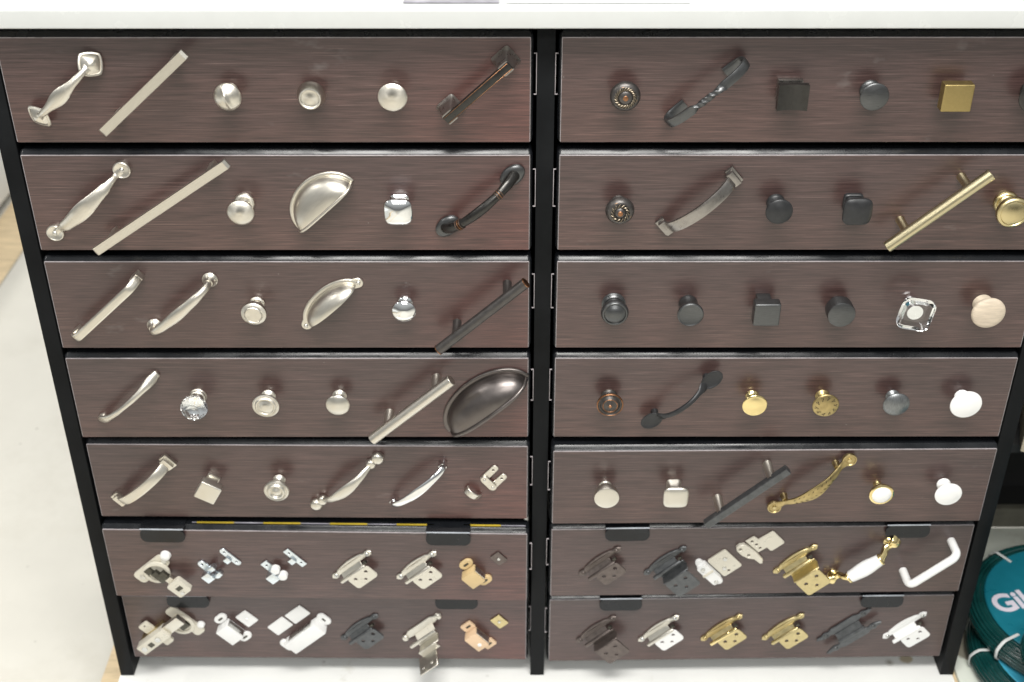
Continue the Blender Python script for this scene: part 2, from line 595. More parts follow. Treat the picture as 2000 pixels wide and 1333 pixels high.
# ------------------------------------------------------------------ the setting
ZF, ZD = -1.03, -0.903          # shop floor, white base deck
b = B().add([(-9, -7, 0), (9, -7, 0), (9, 9, 0), (-9, 9, 0)], [(0, 1, 2, 3)])
fl = struct(obj('floor', b, 'floor', scale=1))
fl.location.z = ZF
b = B().box(-573, 571, -260, 330, -127 + 0.5, 0, 2)
d = struct(obj('base_deck', b, 'deck'))
d.location.z = ZD
b = B().box(577, 1500, -260, 312, -127 + 0.5, 0, 2)
d = struct(obj('base_deck', b, 'deck_stained'))
d.location.z = ZD
b = B().box(571.5, 576.5, -255, 300, -60, -4, 0.3)
d = tag(obj('wood_shim', b, 'tan_wood'), 'thin brown wooden strip in the gap between the white base decks', 'wood strip')
d.location.z = ZD
for x0, x1 in ((-0.648, -0.60), (-1.312, -1.20)):
    b = B().add([(x0, -6, 0.004), (x1, -6, 0.004), (x1, 8, 0.004), (x0, 8, 0.004)], [(0, 1, 2, 3)])
    d = struct(obj('floor_strip', b, 'tan_wood', scale=1))
    d.location.z = ZF
fx = empty('shelf_fixture', (-1.31, 1.2, ZF), label='blurred white metal shop fixture base across the aisle at the left edge', cat='shop fixture')
obj('kick_shade_plate', B().box(-600, -25, -2500, 2500, 1, 30, 1), 'gunmetal', fx)  # dark colour paints the shadow line below the fixture base
obj('base', B().box(-700, 0, -2500, 2500, 30, 300, 3), 'fixture', fx)

# ------------------------------------------------------------------ cabinet
PITCH, PH, PW = 127.0, 112.0, 534.0
XL = {'L': -549.6, 'R': 15.5}
cab = empty('display_cabinet', (0, 0, ZD), label='black two-column display cabinet with a white quartz countertop', cat='cabinet')
for x0, x1, nm in ((-571.5, -553.2, 'side_panel'), (-9.3, 9.3, 'divider_panel'), (553.2, 571.5, 'side_panel')):
    obj(nm, B().box(x0, x1, 4, 420, 0.5, 918, 0.8), 'post', cab)
obj('back_panel', B().box(-552, 552, 402, 419, 20, 914, 0.5), 'post', cab)
obj('countertop', B().box(-640, 640, -22, 440, 919, 938, 1.8, 3), 'quartz', cab)

DEP = {('L', 5): (-5.1, 0.3), ('L', 6): (3.5, 13.1), ('L', 7): (-11.4, -6.4), ('R', 5): (10.0, 5.2), ('R', 6): (4.6, -4.0), ('R', 7): (-3.0, -11.7)}


def dep(c, r, x):
    a, e = DEP.get((c, r), (0, 0))
    return a + (e - a) * (x * 1000 - XL[c]) / PW


ORD = ['top', 'second', 'third', 'fourth', 'fifth', 'sixth', 'bottom']
SIDE = {'L': 'left', 'R': 'right'}
TABS = {('L', 6): (48.5, 407.5), ('L', 7): (60, 414), ('R', 6): (67, 421), ('R', 7): (65, 410)}


def make_drawer(c, r):
    a, e = DEP.get((c, r), (0, 0))
    zt = -PITCH * (r - 1)
    d = empty('drawer', ((XL[c] + PW / 2) / 1000, -(a + e) / 2000, (zt - PH) / 1000), (0, 0, -math.atan2(e - a, PW)),
              'dark brown wood-grain drawer, %s of the %s column' % (ORD[r - 1], SIDE[c]), 'drawer', 'display drawers of the cabinet')
    h = PW / 2
    m = Matrix.Rotation(pi / 2, 4, 'X')
    # black front: rounded slab, its axis turned to face out
    X0, X1, Y0, Y1 = -h - 2.8, h + 2.8, -2.8, PH + 5.0
    obj('front_bezel', B().loft([(rrect(X0, X1, Y0, Y1, 6.0), -22), (rrect(X0, X1, Y0, Y1, 6.0), -6.4), (rrect(X0 + .5, X1 - .5, Y0 + .5, Y1 - .6, 5.4), -5.6), (rrect(X0 + 1.6, X1 - 1.6, Y0 + 1.6, Y1 - 4.2, 3.2), -2.0), (rrect(X0 + 2.2, X1 - 2.2, Y0 + 2.2, Y1 - 4.6, 2.6), -1.7)], m), 'bezel', d, ang=24)
    bx = B()
    for q in ((-h + 4, -h + 12, 21, 330, 4, 92), (h - 12, h - 4, 21, 330, 4, 92), (-h + 4, h - 4, 322, 330, 4, 92), (-h + 4, h - 4, 21, 322, 4, 9)):
        bx.box(*q, bev=0)
    obj('drawer_box', bx, 'bezel', d)
    obj('lit_edge_band', B().plate(rrect(-h, h, 0, PH, 0.6, 2), -3.4, -0.25, bev=0.3, mat=m), 'trim', d)
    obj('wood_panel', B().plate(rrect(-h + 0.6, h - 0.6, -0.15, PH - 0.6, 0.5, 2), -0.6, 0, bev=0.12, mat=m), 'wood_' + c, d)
    # slide bracket beside the divider
    s = 1 if c == 'L' else -1
    x = s * (h + 3.6)
    w = B()
    for q in ((-.3, 2.7, 43, 43.7), (-.3, 2.7, 86.4, 87.1), (2.0, 2.7, 43.7, 86.4)):
        x0, x1 = sorted((x + s * q[0], x + s * q[1]))
        w.box(x0, x1, 2.2, 4, q[2] + 8, q[3] + 8, bev=0.15, seg=1)
    obj('slide_bracket', w, 'trim', d)
    if (c, r) in TABS:
        for tx in TABS[(c, r)]:
            tx -= h
            t = B().plate(rrect(tx, tx + 56, PH - 16, PH + 5.5, 9), 3.0, 5.0, bev=0.6, mat=m)
            t.box(tx + 0.2, tx + 55.8, -4.9, 19, PH + 4.7, PH + 6.2, bev=0.5)
            pt = obj('pull_tab', t, 'bezel', d)
            obj('tab_edge', B().box(tx + 0.5, tx + 55.5, -5.6, -4.4, PH + 4.6, PH + 6.4, bev=0.3, seg=1), 'tab_trim', pt)
    return d


for c in 'LR':
    for r in range(1, 8):
        dr = make_drawer(c, r)
        if (c, r) == ('L', 6):
            h = PW / 2
            ls = obj('label_strip', B().box(-h + 112, h - 2, 9, 10.4, PH + 4.4, PH + 6.0, bev=0.2, seg=1), 'brochure', dr)
            for k in range(5):
                x0 = -h + 118 + k * 84
                obj('yellow_label', B().box(x0, x0 + 47, 8.4, 10.8, PH + 4.5, PH + 6.2, bev=0.2, seg=1), 'yellow', ls)

# papers lying on the counter
pp = tag(obj('paper_sheet', B().box(-40, 140, 0, 260, 0, 0.5, bev=0), 'paper'), 'white paper sheet with a thin grey border lying on the counter', 'paper')
pp.location = (0, -0.003, 0.0358)
ed = obj('border_line', B().box(-46, 138, 1.5, 2.4, 0.55, 0.75, bev=0), 'brochure', pp)
br = tag(obj('brochure', B().box(-141, -47, 0, 250, 0, 0.6, bev=0), 'brochure'), 'grey printed brochure lying on the counter beside a white sheet', 'brochure')
br.location = (0, -0.003, 0.0358)

# ------------------------------------------------------------------ right hand side: neighbouring shelf bay and hose coils
bay = empty('shelf_bay', (0.9, 0.312, ZD), label='dark shelf bay with an olive bottom rail behind the hose coils', cat='shelving')
obj('bottom_rail', B().box(-315, 600, 0, 12, 1, 38, 1), 'olive', bay)
obj('back_panel', B().box(-315, 600, 60, 70, 0, 700, 0), 'shadow_black', bay)
obj('shelf_floor', B().box(-315, 600, 4, 60, 30, 36, 0), 'shadow_black', bay)
obj('shelf_board', B().box(-300, 600, -150, 60, 262, 276, 0), 'shadow_black', bay)
ct = empty('cream_carton', (0.722, 0.165, ZD + 0.2765), (0, 0, rad(-18)), 'cream carton on the dark shelf beside the right cabinet side', 'box')
obj('carton_body', B().box(-60, 110, -40, 90, 0, 70, 1.5), 'carton', ct)
obj('carton_lid', B().box(-63, 113, -43, 93, 70.5, 92, 1.5), 'tan_wood', ct)


def coil(name, loc, rot, R, r, th, label, lab, text):
    o = empty(name, loc, rot, label, 'hose', 'coiled hose packs')
    turns = 9
    prof = [(r, 0)]
    n = turns * 6
    for i in range(n + 1):
        t = i / n
        rr = R - th * 0.5 + th * 0.5 * sin(t * pi)
        ang = -pi / 2 + pi * t
        bumpv = 1.6 * abs(sin(t * turns * pi))
        prof.append((R - th / 2 + (th / 2 + bumpv) * cos(ang), th / 2 + (th / 2 + bumpv) * sin(ang)))
    k = int((R - th / 2 - r) / 7)
    for j in range(k):
        for s in range(6):
            u = (j + s / 6) / k
            prof.append((R - th / 2 - (R - th / 2 - r) * u, th + 1.6 * abs(sin(s / 6 * pi))))
    prof += [(r, th), (r, 0)]
    obj('hose', B().lathe(prof, 96), 'hose', o)
    ld = obj('label_disc', B().lathe([(0, th + 0.2), (r + 6, th + 0.2), (r + 7.5, th + 1.4), (r + 6, th + 2.8), (0, th + 2.8)], 72), lab, o)
    for a in (200, 115):
        p = [(r - 4, th + 3.4), (R - th / 2, th + 3.2), (R - 6, th + 1.6), (R + 2.2, th * 0.75), (R + 3.2, th / 2), (R + 1, th * 0.15), (R - 10, -0.6)]
        obj('strap', B().sweep(spl(p, 4), lambda t: (2.2, 0.7, 4), 8, mat=Matrix.Rotation(rad(a), 4, 'Z')), 'strap', o)
    if text:
        cu = bpy.data.curves.new('lettering', 'FONT')
        cu.body = text
        cu.size = 0.046
        cu.offset = 0.0014
        cu.extrude = 0.0004
        to = bpy.data.objects.new('tmp', cu)
        COL.objects.link(to)
        dg = bpy.context.evaluated_depsgraph_get()
        me = bpy.data.meshes.new_from_object(to.evaluated_get(dg))
        bpy.data.objects.remove(to)
        me.materials.clear()
        me.materials.append(MAT['letter'])
        l = bpy.data.objects.new('lettering', me)
        COL.objects.link(l)
        l.parent = ld
        l.location = (-0.110, 0.004, (th + 3.3) / 1000)
        l.rotation_euler = (0, 0, rad(8))
    return o


coil('hose_coil', (0.748, 0.018, ZD + 0.0005), (0, 0, rad(-20)), 150, 116, 30, 'dark green coiled hose pack lying lowest in the stack on the white deck', 'blue_label', None)
coil('hose_coil', (0.748, 0.066, ZD + 0.0335), (0, 0, rad(8)), 143, 114, 30, 'dark green coiled hose pack with the large white lettering on its teal label', 'teal_label', 'Gilmour')
coil('hose_coil', (0.762, -0.098, ZD + 0.106), (rad(-17), 0, 0), 145, 116, 24, 'dark green coiled hose pack lying topmost and nearest in the stack', 'teal_label', None)

# ------------------------------------------------------------------ hardware samples
XS = {'L': [-.4868, -.4030, -.3205, -.2370, -.1545, -.0710], 'R': [.0795, .1630, .2475, .3300, .4125, .4935]}
GRP = {'knob': 'sample knobs on the drawers', 'pull': 'sample pulls on the drawers', 'hinge': 'sample hinges on the drawers', 'catch': 'sample catches on the drawers'}


def S(c, r, i, name, label, cat, ang=0.0, x=None, z=None):
    x = XS[c][i - 1] if x is None else x
    z = -.052 - .127 * (r - 1) if z is None else z
    a, e = DEP.get((c, r), (0, 0))
    y = -dep(c, r, x) / 1000 - 0.0001
    k = cat == 'knob'
    if k:
        name += '_sample'
        z -= {1: .0030, 2: .0022, 3: .0008}.get(r, 0)
    e_ = empty(name, (x, y, z), (pi / 2, -rad(ang), -math.atan2(e - a, PW)), label, cat, GRP.get(cat))
    if k:
        e_.scale = (1.05, 1.05, {1: .92, 2: 1.12, 3: 1.1}.get(r, 1.02))
    return e_


def P(root, name, b, mat, parent=None, ang=38):
    return obj(name, b, mat, parent or root, ang=ang)


def lat(prof, k=4, **kw):
    return B().lathe(spl(prof, k) if k else prof, **kw)


def stemmed(root, mat, base, head, stem_r=5, zb=4, zh=12, sm=None):
    """base flange, waisted stem and head, each a part"""
    P(root, 'base', lat(base, 0), mat)
    P(root, 'stem', lat([(stem_r + 2, zb - 1), (stem_r, zb + 2), (stem_r - 0.4, (zb + zh) / 2), (stem_r + 1.5, zh + 1)], 4), sm or mat)
    return P(root, 'head', head, mat)


def flange(r, h=3.0):
    return [(0, 0), (r, 0), (r + .4, .8), (r, h * .6), (r - 1.4, h), (r * .6, h + .8), (0, h + .8)]


def dome(r, z0, z1, edge=2.2, rise=4.0):
    """mushroom head from underside z0 to crown z1"""
    return spl([(3.5, z0), (r * .6, z0 + 1), (r * .93, z1 - rise - edge), (r, z1 - rise - edge * .35), (r * .95, z1 - rise + .6), (r * .78, z1 - rise * .55), (r * .5, z1 - rise * .2), (r * .25, z1 - .1), (0, z1)], 4)


A42 = 42


def knob_row(c, r, i, name, label):
    return S(c, r, i, name, label, 'knob')


# ---- top row, left column
o = S('L', 1, 1, 'spade_foot_pull', 'brushed nickel pull with diamond shaped stepped feet, first in the top left drawer', 'pull', A42)
for s in (-1, 1):
    f = P(o, 'foot', B().lathe([(0, 0), (16.2, 0), (16.4, 1.2), (15.4, 2.4), (13.8, 2.7), (13.2, 2.3), (12.6, 3.0), (9, 5.0), (5, 7.4), (0, 9.2)], 56, sq(1.36), T(s * 41, 0, 7.4, ry=s * rad(30)) @ Matrix.Scale(.88, 4)), 'nickel')
P(o, 'grip', B().sweep(spl([(-43, 10), (-37, 14), (-29, 20), (-15, 25), (0, 26.5), (15, 25), (29, 20), (37, 14), (43, 10)], 6),
                       interp([(0, 6, 2.4, 2), (.12, 3.4, 2.6, 2), (.25, 4.2, 2.6, 2), (.5, 8, 3.1, 2), (.75, 4.2, 2.6, 2), (.88, 3.4, 2.6, 2), (1, 6, 2.4, 2)]), 18), 'nickel')


def flat_pull(o, L, w, zt, mat, leg=7, gap=9):
    out = [(-L / 2, zt - 5), (-L / 2, zt - 3), (-L / 2 + 2.6, zt), (L / 2 - 2.6, zt), (L / 2, zt - 3), (L / 2, zt - 5)]
    P(o, 'bar', B().plate(out, -w / 2, w / 2, bev=.5, mat=Matrix.Rotation(pi / 2, 4, 'X')), mat)
    for s in (-1, 1):
        x = s * (L / 2 - gap - leg / 2)
        P(o, 'leg', B().box(x - leg / 2, x + leg / 2, -w / 2 + .6, w / 2 - .6, 0, zt - 4.6, .4), mat)


o = S('L', 1, 2, 'flat_bar_pull', 'flat square-edged brushed nickel bar pull in the top left drawer', 'pull', 41.5, z=-.0492)
flat_pull(o, 127, 9.6, 29, 'nickel', gap=16)

o = knob_row('L', 1, 3, 'ridged_oval_knob', 'brushed nickel knob with a crease across its rounded face, top left drawer')
P(o, 'base', lat(flange(7), 0), 'nickel_turned')
P(o, 'stem', lat([(7, 2), (5.5, 6), (5.5, 12), (8, 16)]), 'nickel_turned')
hd = B().lathe(dome(13.6, 13, 28, 3, 7), 48)
hd.v = [(x * .98, y * 1.03, z + (2.4 * max(0, 1 - abs(x + y * .35) / 3.2) * max(0, (z - 19) / 9))) for x, y, z in hd.v]
P(o, 'head', hd, 'nickel')

o = knob_row('L', 1, 4, 'stepped_knob', 'brushed nickel round knob with a recessed ring face, top left drawer')
stemmed(o, 'nickel_turned', flange(6), B().lathe([(0, 10), (8, 10), (12.8, 12), (14, 14.5), (13.6, 17), (11.4, 25), (10.4, 26.8), (9.4, 27.2), (8.6, 26.6), (8.2, 25.6), (7, 25.2), (4, 26), (0, 26.6)], 48))
o = knob_row('L', 1, 5, 'domed_knob', 'plain domed brushed nickel round knob beside the dark square-footed pull')
stemmed(o, 'nickel_turned', flange(6), B().lathe(dome(14.3, 12, 27, 2.2, 5), 48))

o = S('L', 1, 6, 'square_foot_pull', 'dark bronze slim pull with flared square feet at the top left drawer end', 'pull', 42, x=-.0688, z=-.0485)
for s in (-1, 1):
    P(o, 'foot', B().lathe([(0, 0), (11.5, 0), (11.5, 1.4), (9.5, 4), (8, 9), (7.0, 17), (6.6, 23), (6.0, 25.5), (0, 25.8)], 56, sq(9), T(s * 38), turn=0), 'bronze_plain', ang=30)
P(o, 'grip', B().box(-44, 44, -4.6, 4.6, 21, 27, 1.2), 'bronze_dark')
for s in (-1, 1):
    P(o, 'copper_edge', B().box(-43, 43, s * 3.6 - .3, s * 3.6 + .3, 26.4, 27.25, .2, 1), 'copper')

# ---- second row, left
o = S('L', 2, 1, 'screw_foot_pull', 'brushed nickel pull with broad grip and round feet showing screw buttons', 'pull', 41.5)
for s in (-1, 1):
    f = P(o, 'foot', B().lathe([(0, 0), (9.4, 0), (9.6, 3), (9.2, 4.8), (8.2, 5.4), (7.4, 4.8), (0, 4.4)], 40, None, T(s * 56)), 'nickel')
    P(o, 'screw_button', B().lathe([(0, 4), (2.6, 4.2), (2.6, 5.2), (1.8, 6.2), (0, 6.6)], 20, None, T(s * 56)), 'steel', f)
P(o, 'grip', B().sweep(spl([(-54, 3), (-47, 4.5), (-42, 11), (-30, 20), (-12, 25), (0, 25.5), (12, 25), (30, 20), (42, 11), (47, 4.5), (54, 3)], 6),
                       interp([(0, 4.5, 2.4, 2.4), (.09, 3.2, 2.4, 2.4), (.17, 4.4, 2.2, 2.4), (.22, 6.2, 2.4, 2.4), (.5, 9.2, 2.8, 2.4), (.78, 6.2, 2.4, 2.4), (.83, 4.4, 2.2, 2.4), (.91, 3.2, 2.4, 2.4), (1, 4.5, 2.4, 2.4)]), 18), 'nickel')
o = S('L', 2, 2, 'flat_bar_pull', 'longest flat brushed nickel bar pull, overhanging the bottom of the second left drawer', 'pull', 33.9, x=-.4046, z=-.1759)
flat_pull(o, 186, 9.8, 29, 'nickel', gap=20)
o = knob_row('L', 2, 3, 'domed_knob', 'brushed nickel domed knob with a wide base disc, second left drawer')
stemmed(o, 'nickel_turned', flange(10.5, 4), B().lathe(dome(13.8, 13, 28, 2.4, 5), 48), zb=5)


def cup(o, a, bb, h, mat, rim, lip=2.2, rimz=2.6, ex=2.0):
    n, m = 40, 16
    sh = B()
    fs = []
    # quarter ellipsoid: pole pulled to the front edge of the opening
    vs = []
    for off in (0, 1.6):
        A_, B_, H_ = a - off, bb - off, h - off
        for i in range(m + 1):
            w = pi / 2 * i / m
            for k in range(n + 1):
                u = pi * k / n
                vs.append((A_ * cos(u), B_ * sin(u) * cos(w), 0.4 + H_ * (1 - abs(cos(u)) ** ex) ** (1 / ex) * sin(w)))
    W = n + 1
    off = (m + 1) * W
    for i in range(m):
        for k in range(n):
            q = (i * W + k, i * W + k + 1, (i + 1) * W + k + 1, (i + 1) * W + k)
            fs.append(q)
            fs.append(tuple(x + off for x in q)[::-1])
    for k in range(n):
        fs.append((k, k + 1, off + k + 1, off + k)[::-1])
        fs.append((m * W + k, m * W + k + 1, off + m * W + k + 1, off + m * W + k))
    P(o, 'dome', sh.add(vs, fs), mat, ang=60)
    # rim hugging the panel
    pts, inn = [], []
    for k in range(n + 1):
        u = pi * k / n
        pts.append(((a + rim) * cos(u), (bb + rim) * sin(u)))
        inn.append(((a - 1.0) * cos(u), (bb - 1.0) * sin(u)))
    P(o, 'rim', B().plate(pts + inn[::-1], 0, rimz, bev=.9), mat, ang=60)
    # rolled lip along the opening
    if lip:
        path = [(a * cos(pi * k / n), 0.4 + h * (1 - abs(cos(pi * k / n)) ** ex) ** (1 / ex)) for k in range(n + 1)]
        P(o, 'lip', B().sweep(path, lambda t: (lip * .7, lip * .8, 2), 10), mat, ang=60)


o = S('L', 2, 4, 'half_moon_cup_pull', 'large half-moon brushed nickel cup pull in the second left drawer', 'pull', 42.5, x=-.2335, z=-.1838)
cup(o, 39, 31, 21, 'nickel', 4.0, 2.6, ex=4.0)

o = knob_row('L', 2, 5, 'pillow_knob', 'mirror chrome square pillow knob in the second left drawer')
P(o, 'base', B().lathe([(0, 0), (9.5, 0), (9.5, 3), (8.5, 4), (0, 4)], 48, sq(6)), 'chrome')
P(o, 'stem', B().lathe(spl([(8, 3), (6.5, 7), (6, 11), (8, 15)]), 48, sq(6)), 'chrome')
P(o, 'head', B().lathe(spl([(0, 14), (8, 14.4), (13.4, 18), (14.4, 21), (14.0, 23), (11, 25.3), (6, 27), (0, 27.8)], 4), 64, sq(3.6)), 'chrome')

o = S('L', 2, 6, 'ringed_arch_pull', 'dark bronze arched pull with triple copper rings and oval flared feet', 'pull', 40.5, x=-.0690)
P(o, 'grip', B().sweep(spl([(-50, 3), (-45, 9), (-38, 16), (-26, 23), (-10, 27), (0, 27.5), (10, 27), (26, 23), (38, 16), (45, 9), (50, 3)], 6),
                       interp([(0, 6.5, 4.5, 2), (.12, 6, 4.6, 2), (.26, 4.8, 4.4, 2), (.5, 5.6, 4.8, 2), (.74, 4.8, 4.4, 2), (.88, 6, 4.6, 2), (1, 6.5, 4.5, 2)]), 20), 'bronze_dark')
for s in (-1, 1):
    P(o, 'foot', B().add(*(lambda L: ([(x * 1.6 + s * 46, y * 1.12, z) for x, y, z in L.v], L.f))(B().lathe([(0, 0), (8.8, 0), (9.4, 1.6), (9.0, 3.6), (7.6, 5), (5, 5.6), (0, 6.2)], 44))), 'pewter')
    for k in range(3):
        x = s * (24.5 + k * 2.6)
        z = 27.5 - (abs(x) / 50) ** 2 * 17
        P(o, 'ring', B().lathe([(4.4, -.6), (5.7, -.5), (5.95, 0), (5.7, .5), (4.4, .6)], 28, None, T(x, 0, z, ry=pi / 2 + s * .34)), 'copper' if k == 1 else 'bronze')

# ---- third row, left
o = S('L', 3, 1, 'square_arch_pull', 'slim flat brushed nickel arch pull with bent square ends, third left drawer', 'pull', 42.5)
P(o, 'grip', B().sweep([(-56, 1), (-55.5, 9), (-54, 14), (-50, 20), (-45, 23), (-42, 23.6), (0, 24), (42, 23.6), (45, 23), (50, 20), (54, 14), (55.5, 9), (56, 1)],
                       lambda t: (4.8, 2.3, 7), 16), 'nickel', ang=25)
for s in (-1, 1):
    P(o, 'foot', B().box(s * 52 - 6, s * 52 + 6, -4.9, 4.9, 0, 11, .6), 'nickel')

o = S('L', 3, 2, 'flared_foot_pull', 'brushed nickel bow pull with round trumpet feet, third left drawer', 'pull', 40.5, x=-.4045)
P(o, 'grip', B().sweep(spl([(-46, 4), (-45, 11), (-41, 19), (-30, 25), (-12, 28), (0, 28.5), (12, 28), (30, 25), (41, 19), (45, 11), (46, 4)], 6),
                       interp([(0, 4.2, 3.6, 2), (.15, 4.4, 3.4, 2), (.3, 5.6, 3, 2), (.5, 6.8, 3.4, 2), (.7, 5.6, 3, 2), (.85, 4.4, 3.4, 2), (1, 4.2, 3.6, 2)]), 18), 'nickel')
for s in (-1, 1):
    P(o, 'foot', lat([(0, 0), (8.6, 0), (8.8, 1.2), (7.4, 2.6), (5.4, 5), (4.6, 9), (0, 9)], 0, mat=T(s * 46)), 'nickel')

o = knob_row('L', 3, 3, 'stepped_knob', 'brushed nickel knob with bell shaped neck and flat ringed face, third left drawer')
P(o, 'base', lat(flange(8, 3), 0), 'nickel_turned')
P(o, 'head', B().lathe([(6.5, 3), (6.4, 6), (8, 9), (11, 13), (13, 17), (13.6, 19.5), (13.2, 21.6), (11.2, 23), (9.8, 23.6), (9.4, 24.6), (8.8, 25), (8.2, 24.2), (0, 24.2)], 48), 'nickel_turned')


def cup_tabs(o):
    for s in (-1, 1):
        f = P(o, 'screw_tab', B().plate(capsule(s * 41, 1, s * 33, 5, 6.2), 0, 2.0, bev=.6), 'nickel')
        P(o, 'screw', B().lathe([(0, 1.8), (2.4, 1.8), (2.4, 3), (1.6, 3.8), (0, 4)], 18, None, T(s * 42, 1)), 'steel', f)


o = S('L', 3, 4, 'crescent_cup_pull', 'narrow crescent brushed nickel cup pull with screw tabs, third left drawer', 'pull', 41.7, x=-.2357, z=-.3080)
cup(o, 37, 18, 22, 'nickel', 5.2, 0.0, rimz=2.2, ex=2.5)
cup_tabs(o)

o = knob_row('L', 3, 5, 'round_knob', 'mirror chrome round knob in the third left drawer')
stemmed(o, 'chrome', flange(8.5, 3), B().lathe(dome(13, 9, 22, 2.4, 5), 48), zb=3, zh=9)


def bar_pull(o, L, cc, H, rb, rp, mat, cap=None, square=False):
    e = 9 if square else 2
    path = [(-L / 2, H), (-L / 2 + .01, H)] + [(-L / 2 + L * k / 12, H) for k in range(1, 12)] + [(L / 2 - .01, H), (L / 2, H)]
    bar = B().sweep([(-L / 2, H), (-L / 2 + .6, H), (0, H), (L / 2 - .6, H), (L / 2, H)],
                    lambda t: ((rb - .6) if t < 1e-6 or t > 1 - 1e-6 else rb, (rb - .6) if t < 1e-6 or t > 1 - 1e-6 else rb, e), 28)
    P(o, 'bar', bar, mat)
    for s in (-1, 1):
        P(o, 'post', B().lathe([(0, 0), (rp + .3, 0), (rp + .3, .8), (rp, 1.4), (rp, H)], 28, None, T(s * cc / 2)), 'satin' if mat == 'gunmetal' else mat)
        if cap:
            P(o, 'end_cap', B().lathe([(rb - .9, -.6), (rb + .25, -.5), (rb + .25, .4), (rb - .4, .75), (rb - 1.1, .6), (0, .55)], 28, None, T(s * L / 2, 0, H, ry=s * pi / 2)), cap)


o = S('L', 3, 6, 'round_bar_pull', 'dark bronze round bar pull with copper ringed ends, third left drawer', 'pull', 41.6, x=-.0682, z=-.3068)
bar_pull(o, 130, 76.2, 30, 6.0, 4.8, 'bronze_soft', 'copper')

# ---- fourth row, left
o = S('L', 4, 1, 'flared_end_pull', 'thin brushed nickel bow pull with paddle ends, fourth left drawer', 'pull', 40.7, x=-.4846)
P(o, 'grip', B().sweep(spl([(-50, 1.6), (-45, 6), (-34, 15), (-18, 22), (0, 24), (18, 22), (34, 15), (45, 6), (50, 1.6)], 6),
                       interp([(0, 4.6, 2.4, 2), (.08, 6.0, 3.0, 2), (.3, 3.6, 2.6, 2), (.5, 3.0, 2.8, 2), (.7, 3.6, 2.6, 2), (.92, 6.0, 3.0, 2), (1, 4.6, 2.4, 2)]), 18), 'nickel')
for s in (-1, 1):
    P(o, 'foot', B().lathe([(0, 0), (5.2, 0), (5.2, 3), (4, 5), (0, 6)], 26, None, T(s * 46)), 'nickel')

o = knob_row('L', 4, 2, 'crystal_knob', 'clear faceted crystal ball knob on a nickel base, fourth left drawer')
P(o, 'base', B().lathe([(0, 0), (9.6, 0), (9.8, 1.4), (9, 2.6), (9.2, 3.4), (8.6, 5), (7.4, 6), (7, 8), (8.2, 9.4), (8.4, 11), (7.8, 12.4), (0, 12.4)], 40), 'nickel_turned')
g = B()
rr = [(5.5, 14.5), (11, 17), (14.6, 21), (15.4, 25), (13.2, 29.5), (8, 32.5), (0, 32.6)]
vs, fs, N_ = [], [], 12
for j, (r_, z_) in enumerate(rr[:-1]):
    for k in range(N_):
        a = 2 * pi * (k + (j % 2) * .5) / N_
        vs.append((r_ * cos(a), r_ * sin(a), z_))
for j in range(len(rr) - 2):
    for k in range(N_):
        a0, a1 = j * N_ + k, j * N_ + (k + 1) % N_
        c0, c1 = (j + 1) * N_ + k, (j + 1) * N_ + (k + 1) % N_
        if j % 2 == 0:
            fs += [(a0, a1, c0), (a1, c1, c0)]
        else:
            fs += [(a0, a1, c1), (a0, c1, c0)]
fs.append(tuple(range(N_))[::-1])
fs.append(tuple((len(rr) - 2) * N_ + k for k in range(N_)))
P(o, 'added_reflector', B().lathe([(0, 12.6), (5.2, 12.7), (10.4, 15.2), (10.2, 15.9), (5, 13.6), (0, 13.5)], 36), 'chrome')  # reflector added under the crystal to brighten its refractions
P(o, 'crystal', g.add(vs, fs), 'crystal', ang=1)

ringed = [(0, 12), (6, 12), (10, 14), (14, 17.4), (15.2, 19.5), (14.8, 21), (13.4, 21.9), (12.2, 21.7), (11.6, 22.3), (10.6, 23.4), (9.6, 23.4), (8.8, 22.7), (7.6, 23), (6, 24.4), (3, 25.2), (0, 25.4)]
o = knob_row('L', 4, 3, 'ringed_knob', 'brushed nickel knob with concentric rings and small button centre, fourth left drawer')
stemmed(o, 'nickel_turned', flange(8, 3), B().lathe(ringed, 48), zb=3.6)
o = knob_row('L', 4, 4, 'mushroom_knob', 'small plain satin nickel mushroom knob beside the nickel bar pull')
stemmed(o, 'satin', flange(7.6, 2.4), B().lathe(dome(13.3, 11, 24, 2.2, 4.4), 44), stem_r=5.4, zb=3)
o = S('L', 4, 5, 'round_bar_pull', 'satin nickel round bar pull overhanging the fourth left drawer', 'pull', 41.4, x=-.1509, z=-.4326)
bar_pull(o, 127, 76.2, 30, 6.8, 5.6, 'nickel')
o = S('L', 4, 6, 'oval_cup_pull', 'big dark bronze oval cup pull at the end of the fourth left drawer', 'pull', 40.2, x=-.0620, z=-.4440)
cup(o, 57, 34, 29, 'cup_bronze', 5.6, 3.6, rimz=3.4, ex=2.7)

# ---- fifth row, left
o = S('L', 5, 1, 'square_foot_arch_pull', 'brushed nickel ribbon arch pull with stepped square feet, fifth left drawer', 'pull', 40.5)
P(o, 'grip', B().sweep(spl([(-42, 6), (-36, 15), (-24, 22), (-8, 25.5), (8, 25.5), (24, 22), (36, 15), (42, 6)], 5), lambda t: (6.0, 1.9, 7), 16), 'nickel', ang=25)
for s in (-1, 1):
    P(o, 'foot', B().box(s * 45 - 5.5, s * 45 + 5.5, -10, 10, 0, 5.5, .8).box(s * 43.5 - 4, s * 43.5 + 4, -8, 8, 5.4, 10, .7), 'nickel')
o = S('L', 5, 2, 'square_knob', 'brushed nickel square knob turned on its corner, fifth left drawer', 'knob', -30)
P(o, 'post', B().box(-7.5, 7.5, -7.5, 7.5, 0, 4, .7).box(-6, 6, -6, 6, 3.8, 18, .5), 'satin')
P(o, 'head', B().box(-12.6, 12.6, -12.6, 12.6, 17, 28, 1.8, 3), 'satin')
